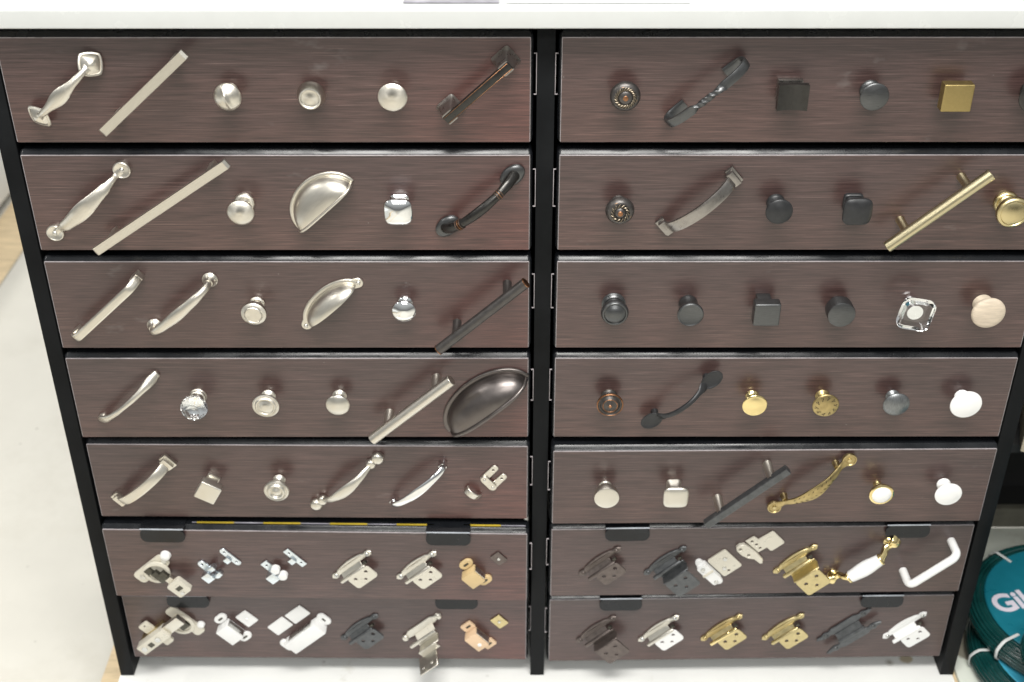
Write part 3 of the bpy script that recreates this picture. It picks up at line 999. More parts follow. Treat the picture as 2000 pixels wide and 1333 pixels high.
o = knob_row('L', 5, 3, 'ringed_knob', 'brushed nickel knob with deep concentric rings, fifth left drawer')
stemmed(o, 'satin', flange(7, 3), B().lathe([(0, 13), (6, 13), (10, 15), (13.6, 18.5), (14.8, 21), (14.2, 23), (12.6, 24), (11.2, 23.4), (10.4, 24), (9.4, 25.6), (8, 26), (6.8, 25), (6, 24.2), (4.8, 24.6), (3, 26.2), (0, 26.8)], 48), zb=3.6)
o = S('L', 5, 4, 'ball_end_pull', 'nickel bow pull with turned ball ends, fifth left drawer', 'pull', 42, x=-.2370, z=-.5590)
for s in (-1, 1):
    P(o, 'ball_end', B().lathe(spl([(0, 0), (6, 0), (7.8, 3.4), (7.6, 6.6), (5.4, 9.4), (0, 10.6)], 4), 32, None, T(s * 54)), 'satin')
    P(o, 'collar', B().lathe(spl([(0, 0), (4.6, 0), (6.2, 3), (6.2, 6), (4.4, 9), (0, 9.6)], 4), 28, None, T(s * 42.5, 0, 1)), 'satin')
P(o, 'grip', B().sweep(spl([(-50, 4), (-44, 5.5), (-37, 10), (-26, 18), (-12, 23), (0, 24), (12, 23), (26, 18), (37, 10), (44, 5.5), (50, 4)], 6),
                       interp([(0, 3.2, 2.6, 2), (.12, 3.6, 3, 2), (.22, 4.6, 2.6, 2), (.5, 7.2, 2.6, 2), (.78, 4.6, 2.6, 2), (.88, 3.6, 3, 2), (1, 3.2, 2.6, 2)]), 18), 'satin')
o = S('L', 5, 5, 'bow_pull', 'mirror chrome bow pull in the fifth left drawer', 'pull', 42, x=-.1495)
P(o, 'grip', B().sweep(spl([(-43, 1), (-42.5, 8), (-40, 14), (-30, 20), (-14, 24), (0, 25), (14, 24), (30, 20), (40, 14), (42.5, 8), (43, 1)], 6),
                       interp([(0, 3.6, 3.6, 3), (.2, 4.4, 2.4, 2.5), (.5, 6, 2.2, 2.5), (.8, 4.4, 2.4, 2.5), (1, 3.6, 3.6, 3)]), 20), 'chrome')
for s in (-1, 1):
    P(o, 'foot', B().box(s * 41.5 - 4, s * 41.5 + 4, -4.2, 4.2, 0, 10, .8), 'chrome')
o = S('L', 5, 6, 'elbow_catch', 'small nickel elbow catch with separate curved hook, end of the fifth left drawer', 'catch', A42)
P(o, 'bracket', B().plate(capsule(4, 1.5, 25, 4.5, 4.4), .2, 2.2, [(22, 4, 1.4)], bev=.4), 'satin')
P(o, 'bracket', B().plate(capsule(3, -15, 24, -12, 4.4), .1, 2.1, [(21, -12.4, 1.4)], bev=.4), 'satin')
P(o, 'link', B().plate(capsule(5, 1, 4.5, -14, 5), 2.3, 4.6, bev=.5), 'nickel')
for y in (1, -14):
    P(o, 'rivet', B().lathe([(0, 4.4), (2, 4.5), (1.6, 5.6), (0, 6)], 16, None, T(5, y)), 'steel')
P(o, 'hook', B().sweep(spl([(-12, 1), (-11, 6), (-5, 9), (2, 8), (7, 4), (9, 1)], 5), lambda t: (4.2, 1.0, 5), 12, mat=T(-19, -6, 1, rz=rad(-80))), 'satin')

# ---- top row, right column
o = knob_row('R', 1, 1, 'rope_knob', 'large dark bronze knob with a rope ring and copper centre, top right drawer')


def rope_knob(o, R, rope_r, n):
    P(o, 'base', lat(flange(R * .52, 4), 0), 'bronze_soft')
    P(o, 'stem', lat([(R * .45, 3), (R * .38, 7), (R * .42, 12)]), 'bronze_soft')
    hd = P(o, 'head', B().lathe(spl([(0, 11), (R * .6, 12), (R * .95, 16), (R, 18.5), (R * .95, 21), (R * .84, 23.2), (R * .76, 24), (rope_r + 1.9, 24.4)], 4) + [(rope_r + 1.7, 23.4), (rope_r - 1.8, 23.4)] + spl([(rope_r - 2.2, 24.2), (rope_r - 3.4, 25.2), (2, 26.2), (0, 26.3)], 4), 48), 'bronze_soft')
    for k in range(n):
        a = 2 * pi * k / n
        P(o, 'rope_strand', B().sweep([(-2.5, 0), (-1.3, .55), (0, .8), (1.3, .55), (2.5, 0)], interp([(0, .35, .3, 2), (.5, .85, .75, 2), (1, .35, .3, 2)]), 8,
                                      mat=T(rope_r * cos(a), rope_r * sin(a), 24.2, rz=a + pi / 2 + .75)), 'rope', hd)
    P(o, 'centre_dot', B().lathe([(0, 25.6), (3.0, 25.7), (2.4, 26.3), (0, 26.6)], 20), 'copper', hd)


rope_knob(o, 14.8, 8.8, 22)

o = S('R', 1, 2, 'twisted_pull', 'dark pewter pull with curled scroll ends and a twisted middle, top right drawer', 'pull', 41, x=.1612)
pth = spl([(-25, 1.6), (-36, 2.0), (-45, 5), (-49, 13), (-46, 21), (-36, 26.5), (-22, 29), (-10, 30), (-5, 30.3), (0, 30.5), (5, 30.3), (10, 30), (22, 29), (36, 26.5), (46, 21), (49, 13), (45, 5), (36, 2.0), (25, 1.6)], 8)


def twsec(t):
    u = (t - .5) / .115
    k = max(0, 1 - abs(u)) if abs(u) < 1 else 0
    tw = 0 if u < -1 else (2 * pi if u > 1 else (u + 1) / 2 * 2 * pi)
    w = 5.0 - 1.8 * min(1, k * 2.2)
    return (w, 1.7 + 1.1 * min(1, k * 2.2), 5, tw)


P(o, 'grip', B().sweep(pth, twsec, 16), 'pewter', ang=30)

o = knob_row('R', 1, 3, 'saddle_knob', 'dark bronze rectangular knob with a curved saddle face, top right drawer')
P(o, 'base', B().box(-12.5, 11.5, -9.5, 12.5, 0, 8, .6), 'bronze_plain')
P(o, 'post', B().box(-8, 8, -7, 8, 7.5, 17, .6), 'bronze_plain')
hd, vs, fs = B(), [], []
for k in range(17):
    x = -14.6 + 29.2 * k / 16
    zt = 26 - 4.2 * (1 - (x / 14.6) ** 2) + 0
    vs += [(x, -12.8, 17), (x, 12.8, 17), (x, 12.8, zt), (x, -12.8, zt)]
for k in range(16):
    for j in range(4):
        a, c_ = k * 4, (k + 1) * 4
        fs.append((a + j, a + (j + 1) % 4, c_ + (j + 1) % 4, c_ + j))
fs += [(0, 1, 2, 3), (64, 67, 66, 65)]
P(o, 'head', hd.add(vs, fs), 'bronze_dark')
o = knob_row('R', 1, 4, 'mushroom_knob', 'dark pewter slightly domed round knob beside the gold square knob')
stemmed(o, 'pewter', flange(10, 4), B().lathe(dome(14, 12, 25, 2.0, 3.6), 48), zb=4.5)
o = knob_row('R', 1, 5, 'square_knob', 'matte gold square block knob in the top right drawer')
P(o, 'post', B().lathe([(0, 0), (8, 0), (8, 14), (0, 14)], 32), 'brass_matte')
P(o, 'head', B().box(-14.4, 14.4, -13.6, 13.6, 12, 26, 1.3, 3), 'brass_matte')

o = knob_row('R', 1, 6, 'mushroom_knob', 'dark bronze round knob almost wholly cut off by the right picture edge, top drawer')
stemmed(o, 'bronze_dark', flange(10, 4), B().lathe(dome(17.4, 12, 25, 2.2, 3.6), 48), zb=4.5)

# ---- second row, right
o = knob_row('R', 2, 1, 'rope_knob', 'dark bronze knob with a smaller coarse rope ring, second right drawer')
rope_knob(o, 14.7, 7.8, 14)
o = S('R', 2, 2, 'square_foot_arch_pull', 'dark bronze ribbon arch pull with stepped square feet and copper edges', 'pull', 40.5, x=.1650)
P(o, 'grip', B().sweep(spl([(-43, 6), (-37, 15), (-25, 22), (-8, 26), (8, 26), (25, 22), (37, 15), (43, 6)], 7), lambda t: (6.6, 1.9, 8), 24), 'bronze_plain', ang=25)
for s in (-1, 1):
    P(o, 'foot', B().box(s * 46 - 5, s * 46 + 5, -10, 10, 0, 4.4, .7).box(s * 44.5 - 4, s * 44.5 + 4, -8.4, 8.4, 4.3, 11, .6), 'bronze_plain')
o = knob_row('R', 2, 3, 'mushroom_knob', 'satin black round mushroom knob in the second right drawer')
stemmed(o, 'black', flange(9, 4), B().lathe(dome(13.8, 11, 25, 2.2, 3.8), 48), zb=4.5)
o = knob_row('R', 2, 4, 'pillow_knob', 'satin black square pillow knob in the second right drawer')
P(o, 'base', B().lathe([(0, 0), (10, 0), (10, 3.4), (9, 4.4), (0, 4.4)], 48, sq(6)), 'black')
P(o, 'stem', B().lathe(spl([(8, 3), (6.4, 8), (6.4, 12), (8, 16)]), 48, sq(6)), 'black')
P(o, 'head', B().lathe(spl([(0, 14.5), (8, 15), (13.6, 18), (14.6, 21), (14.0, 22.6), (11, 24.2), (6, 25.4), (0, 25.8)], 4), 64, sq(4)), 'black')
o = S('R', 2, 5, 'round_bar_pull', 'satin brass round bar pull, the only gold bar on the cabinet', 'pull', 42, x=.4130, z=-.1775)
bar_pull(o, 128, 76.2, 30, 6.2, 4.8, 'gold')
o = knob_row('R', 2, 6, 'turned_knob', 'satin brass round turned knob cut by the right picture edge')
P(o, 'base', B().lathe([(0, 0), (12.4, 0), (12.8, 1.6), (12.2, 3.6), (10.6, 5), (0, 5)], 48), 'gold_turned')
P(o, 'stem', lat([(10, 4), (7.4, 7), (7, 11), (10, 15)]), 'gold_turned')
P(o, 'head', B().lathe([(0, 14), (9, 14.5), (14, 17), (16.4, 20), (16.8, 22), (16.2, 24), (14.8, 25.4), (13.2, 25.8), (12.6, 25.2), (11.8, 25.6), (8, 27), (0, 28)], 56), 'gold_turned')

# ---- third row, right
o = knob_row('R', 3, 1, 'ringed_knob', 'dark pewter knob with a raised rim around its dome and a wide ringed base')
P(o, 'base', B().lathe([(0, 0), (12.6, 0), (12.8, 1.6), (11.6, 2.4), (11.8, 4), (10.4, 5.6), (0, 5.6)], 44), 'pewter')
P(o, 'stem', lat([(9.6, 4.6), (8, 8), (8.6, 12)]), 'pewter')
P(o, 'head', B().lathe([(0, 11.5), (9, 12), (13.4, 15), (14.8, 18.5), (14.4, 21), (13, 22.6), (11.8, 22.8), (11.2, 22), (10.6, 22.2), (8.4, 24.2), (4, 25.6), (0, 26)], 48), 'pewter')
o = knob_row('R', 3, 2, 'flat_knob', 'dark pewter flat faced round knob with a thin rim, third right drawer')
P(o, 'base', B().lathe([(0, 0), (10, 0), (10.2, 2), (9.4, 4), (8.6, 9), (9.4, 14), (0, 14)], 44), 'pewter')
P(o, 'head', B().lathe([(0, 13.5), (9, 14), (13.2, 19), (14, 22), (13.8, 23.8), (12.8, 24.6), (12, 24.2), (11.4, 23.9), (0, 24.2)], 48), 'pewter')
o = knob_row('R', 3, 3, 'square_knob', 'slate black square block knob in the third right drawer')
P(o, 'post', B().box(-9, 6, -2, 12.2, 0, 14, .8), 'pewter')
P(o, 'head', B().box(-13.8, 13.8, -13.2, 13.2, 12, 25, 1.9, 3), 'pewter')
o = knob_row('R', 3, 4, 'disc_knob', 'slate black thick round disc knob in the third right drawer')
P(o, 'post', B().lathe([(0, 0), (8.4, 0), (8.4, 12), (0, 12)], 32), 'pewter')
P(o, 'head', B().lathe([(0, 9), (13.4, 9), (14.6, 10.2), (14.8, 22.8), (14.3, 24.2), (13.2, 24.8), (0, 24.8)], 52), 'pewter')
o = S('R', 3, 5, 'glass_square_knob', 'clear square glass knob on a chrome base, third right drawer', 'knob', -10)
P(o, 'base', B().lathe([(0, 0), (9, 0), (9.2, 2), (8, 4), (6.4, 7), (7.4, 12), (8.4, 13.4), (0, 13.4)], 36), 'chrome')
P(o, 'glass_block', B().lathe([(0, 13.6), (11, 13.6), (15.5, 16.5), (17.6, 20), (17.6, 26), (15.6, 29), (0, 29)], 64, sq(5)), 'crystal', ang=20)
o = knob_row('R', 3, 6, 'wooden_knob', 'unfinished pale maple round knob at the end of the third right drawer')
P(o, 'stem', B().lathe(spl([(0, 0), (9.6, 0), (10, 2), (9, 6), (8.6, 10), (10, 14)], 4), 40), 'wood_knob')
P(o, 'head', B().lathe(spl([(9, 11), (14, 14), (17.2, 18), (17.8, 20.5), (16.4, 22.6), (12, 24), (6, 24.6), (0, 24.7)], 4), 48), 'wood_knob')

# ---- fourth row, right
o = knob_row('R', 4, 1, 'copper_ring_knob', 'dark bronze knob with worn copper rings, fourth right drawer')
P(o, 'base', lat(flange(9, 4), 0), 'bronze')
P(o, 'stem', lat([(7.6, 4), (6.4, 8), (7.6, 12)]), 'bronze_soft')
hd = P(o, 'head', B().lathe([(0, 11.5), (8, 12), (12.6, 14.4), (14.6, 17), (14.8, 18.6), (14.2, 19.8), (13.4, 19.6), (12.6, 18.6), (11.4, 18.4), (10.2, 19.2), (9, 21), (8.2, 21.4), (7.4, 20.8), (6.4, 20.6), (4, 21.4), (2, 22.4), (0, 22.8)], 48), 'bronze')
P(o, 'copper_rim', B().lathe([(14.0, 18.2), (14.95, 18.4), (14.7, 19.6), (14.0, 20.1), (13.4, 19.7)], 48), 'copper', hd)
P(o, 'copper_ring', B().lathe([(8.9, 20.7), (8.3, 21.6), (7.5, 21.1)], 40), 'copper', hd)
P(o, 'centre_dot', B().lathe([(0, 22.3), (2.2, 22.1), (1.6, 22.9), (0, 23.2)], 18), 'copper', hd)
o = S('R', 4, 2, 'spoon_end_pull', 'black slender pull with spoon shaped ends, fourth right drawer', 'pull', 41, x=.1630, z=-.4309)
P(o, 'grip', B().sweep(spl([(-40, 10), (-34, 13), (-27, 20), (-14, 27), (0, 29), (14, 27), (27, 20), (34, 13), (40, 10)], 6),
                       interp([(0, 7, 1.6, 2), (.1, 6, 1.6, 2), (.24, 3.2, 2.2, 2), (.5, 2.6, 2.8, 3), (.76, 3.2, 2.2, 2), (.9, 6, 1.6, 2), (1, 7, 1.6, 2)]), 18), 'black')
for s in (-1, 1):
    q = B().lathe(spl([(0, 8), (6, 9), (8.2, 12), (8.8, 13.6), (8.2, 14.2), (6, 13.0), (0, 12)], 4), 36)
    q.v = [(x * 1.6 + s * 44, y * 1.14, z - s * 0 - .10 * (x * 1.45) * s) for x, y, z in q.v]
    P(o, 'spoon_end', q, 'black')
    P(o, 'post', B().lathe([(0, 0), (4.4, 0), (4.4, 2), (3.6, 4), (3.8, 10), (0, 10)], 22, None, T(s * 38)), 'black')
o = knob_row('R', 4, 3, 'mushroom_knob', 'mirror polished brass round knob in the fourth right drawer')
stemmed(o, 'brass', flange(7, 3), B().lathe(dome(13.9, 11, 23, 1.6, 2.6), 48), stem_r=4.6, zb=3.6)
o = knob_row('R', 4, 4, 'engraved_knob', 'antique brass knob engraved with a ring of leaves, fourth right drawer')
hd = stemmed(o, 'antique', flange(7.6, 3), B().lathe(dome(14.8, 11, 24, 2.2, 3.4), 48), stem_r=5, zb=3.6)


def crown(r):
    rr = r / 14.8
    return 24 - 3.4 * rr ** 2.2


for k in range(10):
    a0 = 2 * pi * k / 10
    for j, (r0, r1, da) in enumerate(((12.4, 8.2, .34), (12.8, 10.6, .10), (9.6, 8.6, -.14))):
        a1, a2 = a0 + j * .16, a0 + j * .16 + da
        p0 = Vector((r0 * cos(a1), r0 * sin(a1), crown(r0) + .12))
        p1 = Vector((r1 * cos(a2), r1 * sin(a2), crown(r1) + .12))
        dv = p1 - p0
        q = B().sweep([(0, 0), (dv.length * .4, .12), (dv.length, 0)], interp([(0, .15, .2, 2), (.4, .55, .25, 2), (1, .1, .2, 2)]), 6)
        q.v = [(x, y, z) for x, y, z in q.v]
        qq = B().add(q.v, q.f, Matrix.Translation(p0) @ dv.to_track_quat('X', 'Z').to_matrix().to_4x4())
        P(o, 'leaf_groove', qq, 'groove', hd)
o = knob_row('R', 4, 5, 'mushroom_knob', 'weathered grey pewter round knob in the fourth right drawer')
stemmed(o, 'pewter_light', flange(7.4, 3), B().lathe(dome(14.8, 10, 24, 2.4, 5), 48), stem_r=5, zb=3.6)
o = knob_row('R', 4, 6, 'round_knob', 'big glossy white round knob at the end of the fourth right drawer')
stemmed(o, 'ceramic', flange(7.4, 3), B().lathe(dome(17.6, 12, 22, 2.2, 2.8), 52), stem_r=6, zb=3)

# ---- fifth row, right
o = knob_row('R', 5, 1, 'disc_knob', 'satin nickel thick disc knob, first in the fifth right drawer')
P(o, 'stem', B().lathe([(0, 0), (7.4, 0), (7.4, 1.6), (6.4, 2.6), (6.4, 14), (0, 14)], 36), 'satin')
P(o, 'head', B().lathe([(0, 13), (12.4, 13), (13.8, 14.4), (14.2, 16), (14.8, 23), (14.2, 24.4), (12.6, 25), (0, 25.2)], 48), 'satin')
o = knob_row('R', 5, 2, 'pillow_knob', 'satin nickel square pillow knob in the fifth right drawer')
P(o, 'stem', B().lathe(spl([(0, 0), (8, 0), (7.8, 3), (6.4, 8), (6, 14), (7.4, 20)], 4), 44, sq(6)), 'satin')
P(o, 'head', B().lathe(spl([(0, 17), (7, 17.4), (13.2, 20.4), (14.4, 23), (13.9, 25), (11, 26.6), (6, 27.6), (0, 28)], 4), 64, sq(4.2)), 'satin')
o = S('R', 5, 3, 'square_bar_pull', 'slate grey square bar pull on two silver posts, fifth right drawer', 'pull', 42.8, x=.2466, z=-.5545)
bar_pull(o, 124, 76.2, 31, 4.8, 5.6, 'gunmetal', square=True)
o = S('R', 5, 4, 'ornate_pull', 'antique brass bow pull engraved with leaves and round screw ends', 'pull', 41.2, x=.3298, z=-.5540)
gp = P(o, 'grip', B().sweep(spl([(-50, 7), (-42, 9), (-34, 14), (-22, 20), (-8, 24), (0, 24.5), (8, 24), (22, 20), (34, 14), (42, 9), (50, 7)], 6),
                       interp([(0, 5, 1.8, 3), (.1, 3.6, 1.8, 3), (.22, 4.6, 1.8, 3), (.5, 7.8, 2, 3), (.78, 4.6, 1.8, 3), (.9, 3.6, 1.8, 3), (1, 5, 1.8, 3)]), 18), 'antique')
for s in (-1, 1):
    f = P(o, 'end_disc', B().lathe([(0, 4), (8.6, 4.4), (9, 6.4), (8.4, 8.4), (7.2, 8.6), (6.4, 7.6), (0, 7.2)], 36, None, T(s * 55)), 'antique')
    P(o, 'screw_button', B().lathe([(0, 7), (2.6, 7.2), (2.2, 8.8), (0, 9.4)], 18, None, T(s * 55)), 'brass_plate', f)
    P(o, 'post', B().lathe([(0, 0), (4.6, 0), (4, 3), (3.6, 10), (0, 10)], 22, None, T(s * 38, 2)), 'antique')
for k in range(9):
    x = -26 + k * 6.5
    z = 24.5 - (x / 50) ** 2 * 21 + 1.95
    for s in (-1, 1):
        sl = -2 * x / 2500 * 21
        w = 3.4 * (1 - (x / 60) ** 2)
        q = B().sweep([(-1.9, 0), (0, .1), (1.9, 0)], interp([(0, .15, .2, 2), (.5, .5, .25, 2), (1, .15, .2, 2)]), 6, mat=T(x, s * w, z - .1, ry=-math.atan(sl), rz=s * rad(38)))
        P(o, 'leaf_groove', q, 'groove', gp)
o = knob_row('R', 5, 5, 'ceramic_brass_knob', 'white ceramic knob set in a polished brass ring, fifth right drawer')
P(o, 'stem', B().lathe(spl([(0, 0), (4.6, 0), (4.4, 3), (3.2, 6), (3.2, 11), (6, 14)], 4), 30), 'brass')
P(o, 'brass_ring', B().lathe([(0, 12), (7, 12.5), (12.6, 16), (14.2, 19), (14, 21), (12.6, 22), (11, 22)], 48), 'brass')
P(o, 'insert', B().lathe(spl([(11.2, 21), (11, 22.4), (8, 24), (4, 24.9), (0, 25.2)], 4), 44), 'ceramic')
o = knob_row('R', 5, 6, 'round_knob', 'smaller glossy white round knob at the end of the fifth right drawer')
stemmed(o, 'ceramic', flange(7.4, 3), B().lathe(dome(15.6, 14, 24, 2.2, 2.4), 48), stem_r=6, zb=3.6)


# ---- sixth and bottom rows: hinges and catches
def hinge(o, mat, inset=False, leafmat=None, rod=None, leafL=-18, leafR=18, ears=1.0):
    leafmat = leafmat or mat
    w = [(-36.5, 1), (-33, 5), (-29, 5.6), (-25.5, 4.4), (-22, 6.4), (-10, 8.6), (-2, 9.2), (8, 8.6), (19, 6.4), (22.5, 4.4), (26, 5.6), (30, 5), (33.5, 1), (30, -3.2), (26, -3.4), (22.5, -1.4), (19, -1.8), (-22, -1.8), (-25.5, -1.4), (-29, -3.4), (-33, -3.2)]
    fw = P(o, 'frame_wing', B().plate(w, .2, 2.6, bev=.8), mat)
    for x in (-29, 26):
        P(o, 'screw', B().lathe([(3.0, 2.4), (2.9, 3.2), (2.2, 4.0), (.9, 4.3), (.7, 3.6), (0, 3.6)], 16, None, T(x, 1)), 'steel' if mat in ('satin', 'white') else mat, fw)
    P(o, 'ridge', B().sweep([(-21, 2.4), (-10, 3.2), (-1.5, 3.4), (7, 3.2), (18, 2.4)], lambda t: (1.1, .6, 2), 8, mat=T(0, 4.6)), mat, fw)
    # sprung flange rising from the wing to the knuckle
    P(o, 'flange', B().box(-20, 14, -8.6, 0, -.7, .7, .3, 1, T(-2, -1.0, 2.2, rx=rad(-42))), mat)
    P(o, 'knuckle', B().lathe([(0, -21.5), (2.1, -21.5), (2.7, -20.6), (2.7, 20.6), (2.1, 21.5), (0, 21.5)], 20, None, T(-6, -7.6, 8.4, ry=pi / 2)), rod or mat)
    P(o, 'spring', B().lathe([(0, -2.4), (2.2, -2.4), (2.2, 2.4), (0, 2.4)], 14, None, T(17.5, -4.6, 6.4, ry=pi / 2)), 'dark_steel')
    if not inset:
        P(o, 'leaf', B().plate(rrect(leafL, leafR, -29.5, -8, 4.5), 8.6, 10.6, [(-9, -15, 2.5), (10, -14.4, 2.5), (1, -23.4, 2.3)], bev=.5), leafmat)
    else:
        P(o, 'step', B().box(-18.5, 20, -13.6, -7.2, 8.0, 10.0, .3, 1).box(-18.5, 20, -15.2, -13.4, 8.2, 21, .3, 1), mat)
        P(o, 'leaf', B().plate(rrect(-17.5, 18, -44.5, -13.8, 4), 20.0, 22.2, [(-8, -25, 2.5), (9.5, -23, 2.5), (1, -36, 2.3)], bev=.5), leafmat)


o = S('L', 6, 1, 'concealed_hinge', 'nickel concealed hinge with a round cup and short arm, first in the sixth left drawer', 'hinge', A42)
P(o, 'cup_plate', B().plate(rrect(-41, 13, -12, 8, 6), .2, 3, bev=.8), 'ivory')
P(o, 'cup', B().lathe([(0, 3), (16, 3), (17.5, 4), (17.5, 6), (16, 7), (12.6, 7), (12, 4.6), (0, 4.6)], 40, None, T(-11, -9)), 'ivory')
P(o, 'bump_stop', B().lathe(spl([(0, 0), (6.4, 0), (6.6, 3), (5.4, 6.4), (0, 8)], 4), 28, None, T(17, 1)), 'white_plastic')
for x, y in ((-33, -3), (8, -4)):
    P(o, 'screw', B().lathe([(0, 2.8), (3.6, 2.9), (3.4, 4.4), (0, 5)], 22, None, T(x, y)), 'steel')
P(o, 'link', B().box(-15, -6, -24, -4, 6, 12, 1).box(-6, 2, -27, -10, 8, 13, 1), 'dark_steel')
P(o, 'spring_slot', B().box(-21, -11, -5, 4, 4.4, 8.2, .8), 'dark_steel')
P(o, 'arm', B().plate(rrect(-8, 14, -51, -27, 3), 14, 21, bev=1), 'ivory')
P(o, 'arm_neck', B().box(-4, 6, -30, -20, 10, 17, .8), 'satin')
P(o, 'adjuster', B().box(-1, 8, -42, -36, 20.6, 21.6, .3, 1), 'dark_steel')
P(o, 'screw', B().lathe([(0, 20.8), (2.8, 20.9), (2.6, 22.2), (0, 22.4)], 18, None, T(1, -46.5)), 'steel')


def roller_catch(o, round_tabs, roller):
    f = (lambda *a: capsule(*a)) if round_tabs else (lambda x0, y0, x1, y1, r: rrect(min(x0, x1) - r, max(x0, x1) + r, min(y0, y1) - r, max(y0, y1) + r, .8, 2))
    P(o, 'strike_plate', B().plate(f(14.5, 13, 14.5, -12, 4.4), .2, 2, [(14.5, 11, 1.4), (14.5, -10, 1.4)], bev=.5), 'zinc')
    P(o, 'strike_tongue', B().box(5, 13, -4, 4, 1.4, 5, .5), 'zinc')
    P(o, 'catch_plate', B().plate(f(-22, 17, -22, -9, 5.2), .2, 2.2, [(-22, 16, 1.5), (-22, -8, 1.5)], bev=.5), 'zinc')
    P(o, 'housing', B().box(-30, -17, -5.5, 8, 2, 15, 1.4), 'zinc')
    for y in (-8, 9.5):
        if roller:
            P(o, 'roller', B().lathe(spl([(0, -4), (5, -4), (5.8, -2), (5.8, 2), (5, 4), (0, 4)], 2), 24, None, T(-13, y * .75, 9)), 'white_plastic')
        else:
            P(o, 'spring_arm', B().box(-17, -7, y * .7 - 3.2, y * .7 + 3.2, 4, 12, 1), 'zinc')


o = S('L', 6, 2, 'roller_catch', 'zinc spring catch with round-ended strike plate, sixth left drawer', 'catch', A42)
roller_catch(o, True, False)
o = S('L', 6, 3, 'roller_catch', 'zinc catch with white double rollers and square strike plate, sixth left drawer', 'catch', A42)
roller_catch(o, False, True)
o = S('L', 6, 4, 'overlay_hinge', 'satin nickel overlay hinge with curved flange, fourth in the sixth left drawer', 'hinge', A42)
hinge(o, 'satin', leafmat='ivory')
o = S('L', 6, 5, 'overlay_hinge', 'pale nickel overlay hinge beside the tan magnetic catch, sixth left drawer', 'hinge', A42)
hinge(o, 'satin', leafmat='ivory')


def magnet_catch(o, mat, plate, L0=-28, L1=-7, w0=-16, w1=14, lug='round', plate_at=(23, -4), ps=9, holes=1):
    px_, py_ = plate_at
    P(o, 'strike_plate', B().plate(rrect(px_ - ps * .8, px_ + ps * .8, py_ - ps, py_ + ps, 1.5, 3), .2, 1.8, [], bev=.4), plate)
    if holes:
        P(o, 'plate_screw', B().lathe([(0, 1.6), (2.2, 1.7), (1.9, 2.9), (0, 3.2)], 18, None, T(px_, py_)), 'steel' if plate != 'white_plastic' else 'white_plastic')
    P(o, 'body', B().box(L0, L1, w0 + 4, w1 - 4, .3, 15.5, 1.2), mat)
    P(o, 'magnet', B().box(L1 - 1, L1 + 1.4, w0 + 6, w1 - 6, 3, 13, .4), 'steel')
    for y, s in ((w1 + 3, 1), (w0 - 3, -1)):
        cxx = (L0 + L1) / 2 + 3
        out = capsule(cxx - 3, y, cxx + 4, y, 6.2) if lug == 'round' else rrect(cxx - 9, cxx + 8, y - 6.5, y + 6, 1.4, 3)
        P(o, 'lug', B().plate(out, .25, 3.4, [], bev=.8), mat)
        P(o, 'slot', B().plate(capsule(cxx - 2, y, cxx + 3, y, 1.5), 3.0, 3.7, [], bev=0), 'dark_steel')


o = S('L', 6, 6, 'magnetic_catch', 'tan plastic magnetic catch with a small dark metal plate, sixth left drawer', 'catch', A42)
magnet_catch(o, 'tan_plastic', 'brown_metal')

o = S('L', 7, 1, 'long_arm_hinge', 'long-arm nickel concealed hinge in the bottom left drawer', 'hinge', A42)
P(o, 'cup_plate', B().plate(rrect(10, 27, -33, 26, 5), .2, 3, bev=.8), 'ivory')
P(o, 'cup', B().lathe([(0, 3), (15, 3), (16.5, 4), (16.5, 6), (15, 7), (12, 7), (11.4, 4.6), (0, 4.6)], 40, None, T(13, -4)), 'ivory')
P(o, 'spring_slot', B().box(8, 22, -11, 2, 4.6, 8.4, .8), 'dark_steel')
P(o, 'bump_stop', B().lathe(spl([(0, 0), (5, 0), (5.2, 2.6), (4, 5), (0, 6)], 4), 24, None, T(29, -22)), 'white_plastic')
P(o, 'upper_arm', B().box(-1, 30, 2, 17, 12, 20, 1), 'satin')
P(o, 'lower_arm', B().box(-50, 2, 1, 17, 10, 24, 1.2), 'ivory')
P(o, 'adjuster', B().box(-33, -25, 5, 12, 23.6, 24.7, .3, 1), 'dark_steel')
for x in (-42, -15):
    P(o, 'screw', B().lathe([(0, 23.8), (4.2, 23.9), (4, 25.2), (1.6, 25.4), (0, 25)], 22, None, T(x, 9)), 'steel')
P(o, 'mount_wing', B().plate(rrect(-34, -18, 16, 33, 3), 4, 7, [(-26, 28, 1.8)], bev=.6), 'ivory')
P(o, 'mount_wing', B().plate(rrect(-23, -8, -11, 2, 3), 12, 15, [], bev=.6), 'ivory')
P(o, 'mount_base', B().box(-46, -4, 3, 17, .2, 11, .8), 'brass_plate')

o = S('L', 7, 2, 'magnetic_catch', 'white single magnetic catch with one square white plate, bottom left drawer', 'catch', A42)
magnet_catch(o, 'white_plastic', 'white_plastic', -19, 2, -17, 21, plate_at=(20, 0), ps=12, holes=1)
o = S('L', 7, 3, 'double_magnetic_catch', 'long white double magnetic catch with two square white plates, bottom left drawer', 'catch', A42)
for x, y in ((-18, 16.5), (15, 15.5)):
    P(o, 'strike_plate', B().plate(rrect(x - 14.5, x + 14.5, y - 10, y + 10, 1.2, 2), .2, 1.8, bev=.4), 'white_plastic')
P(o, 'body', B().box(-28, 30, -25, -4, .3, 16, 1.2), 'white_plastic')
P(o, 'magnet', B().box(-20, 22, -4.6, -2.6, 3, 13, .4), 'steel')
for x in (-36, 36):
    P(o, 'lug', B().plate(capsule(x, -18, x, -8, 6), .3, 3.4, bev=.8), 'white_plastic')
    P(o, 'slot', B().plate(capsule(x, -15, x, -11, 1.3), 3.0, 3.7, bev=0), 'dark_steel')
    P(o, 'web', B().box(min(x, x * .7), max(x, x * .7), -20, -8, .4, 3, .3), 'white_plastic')
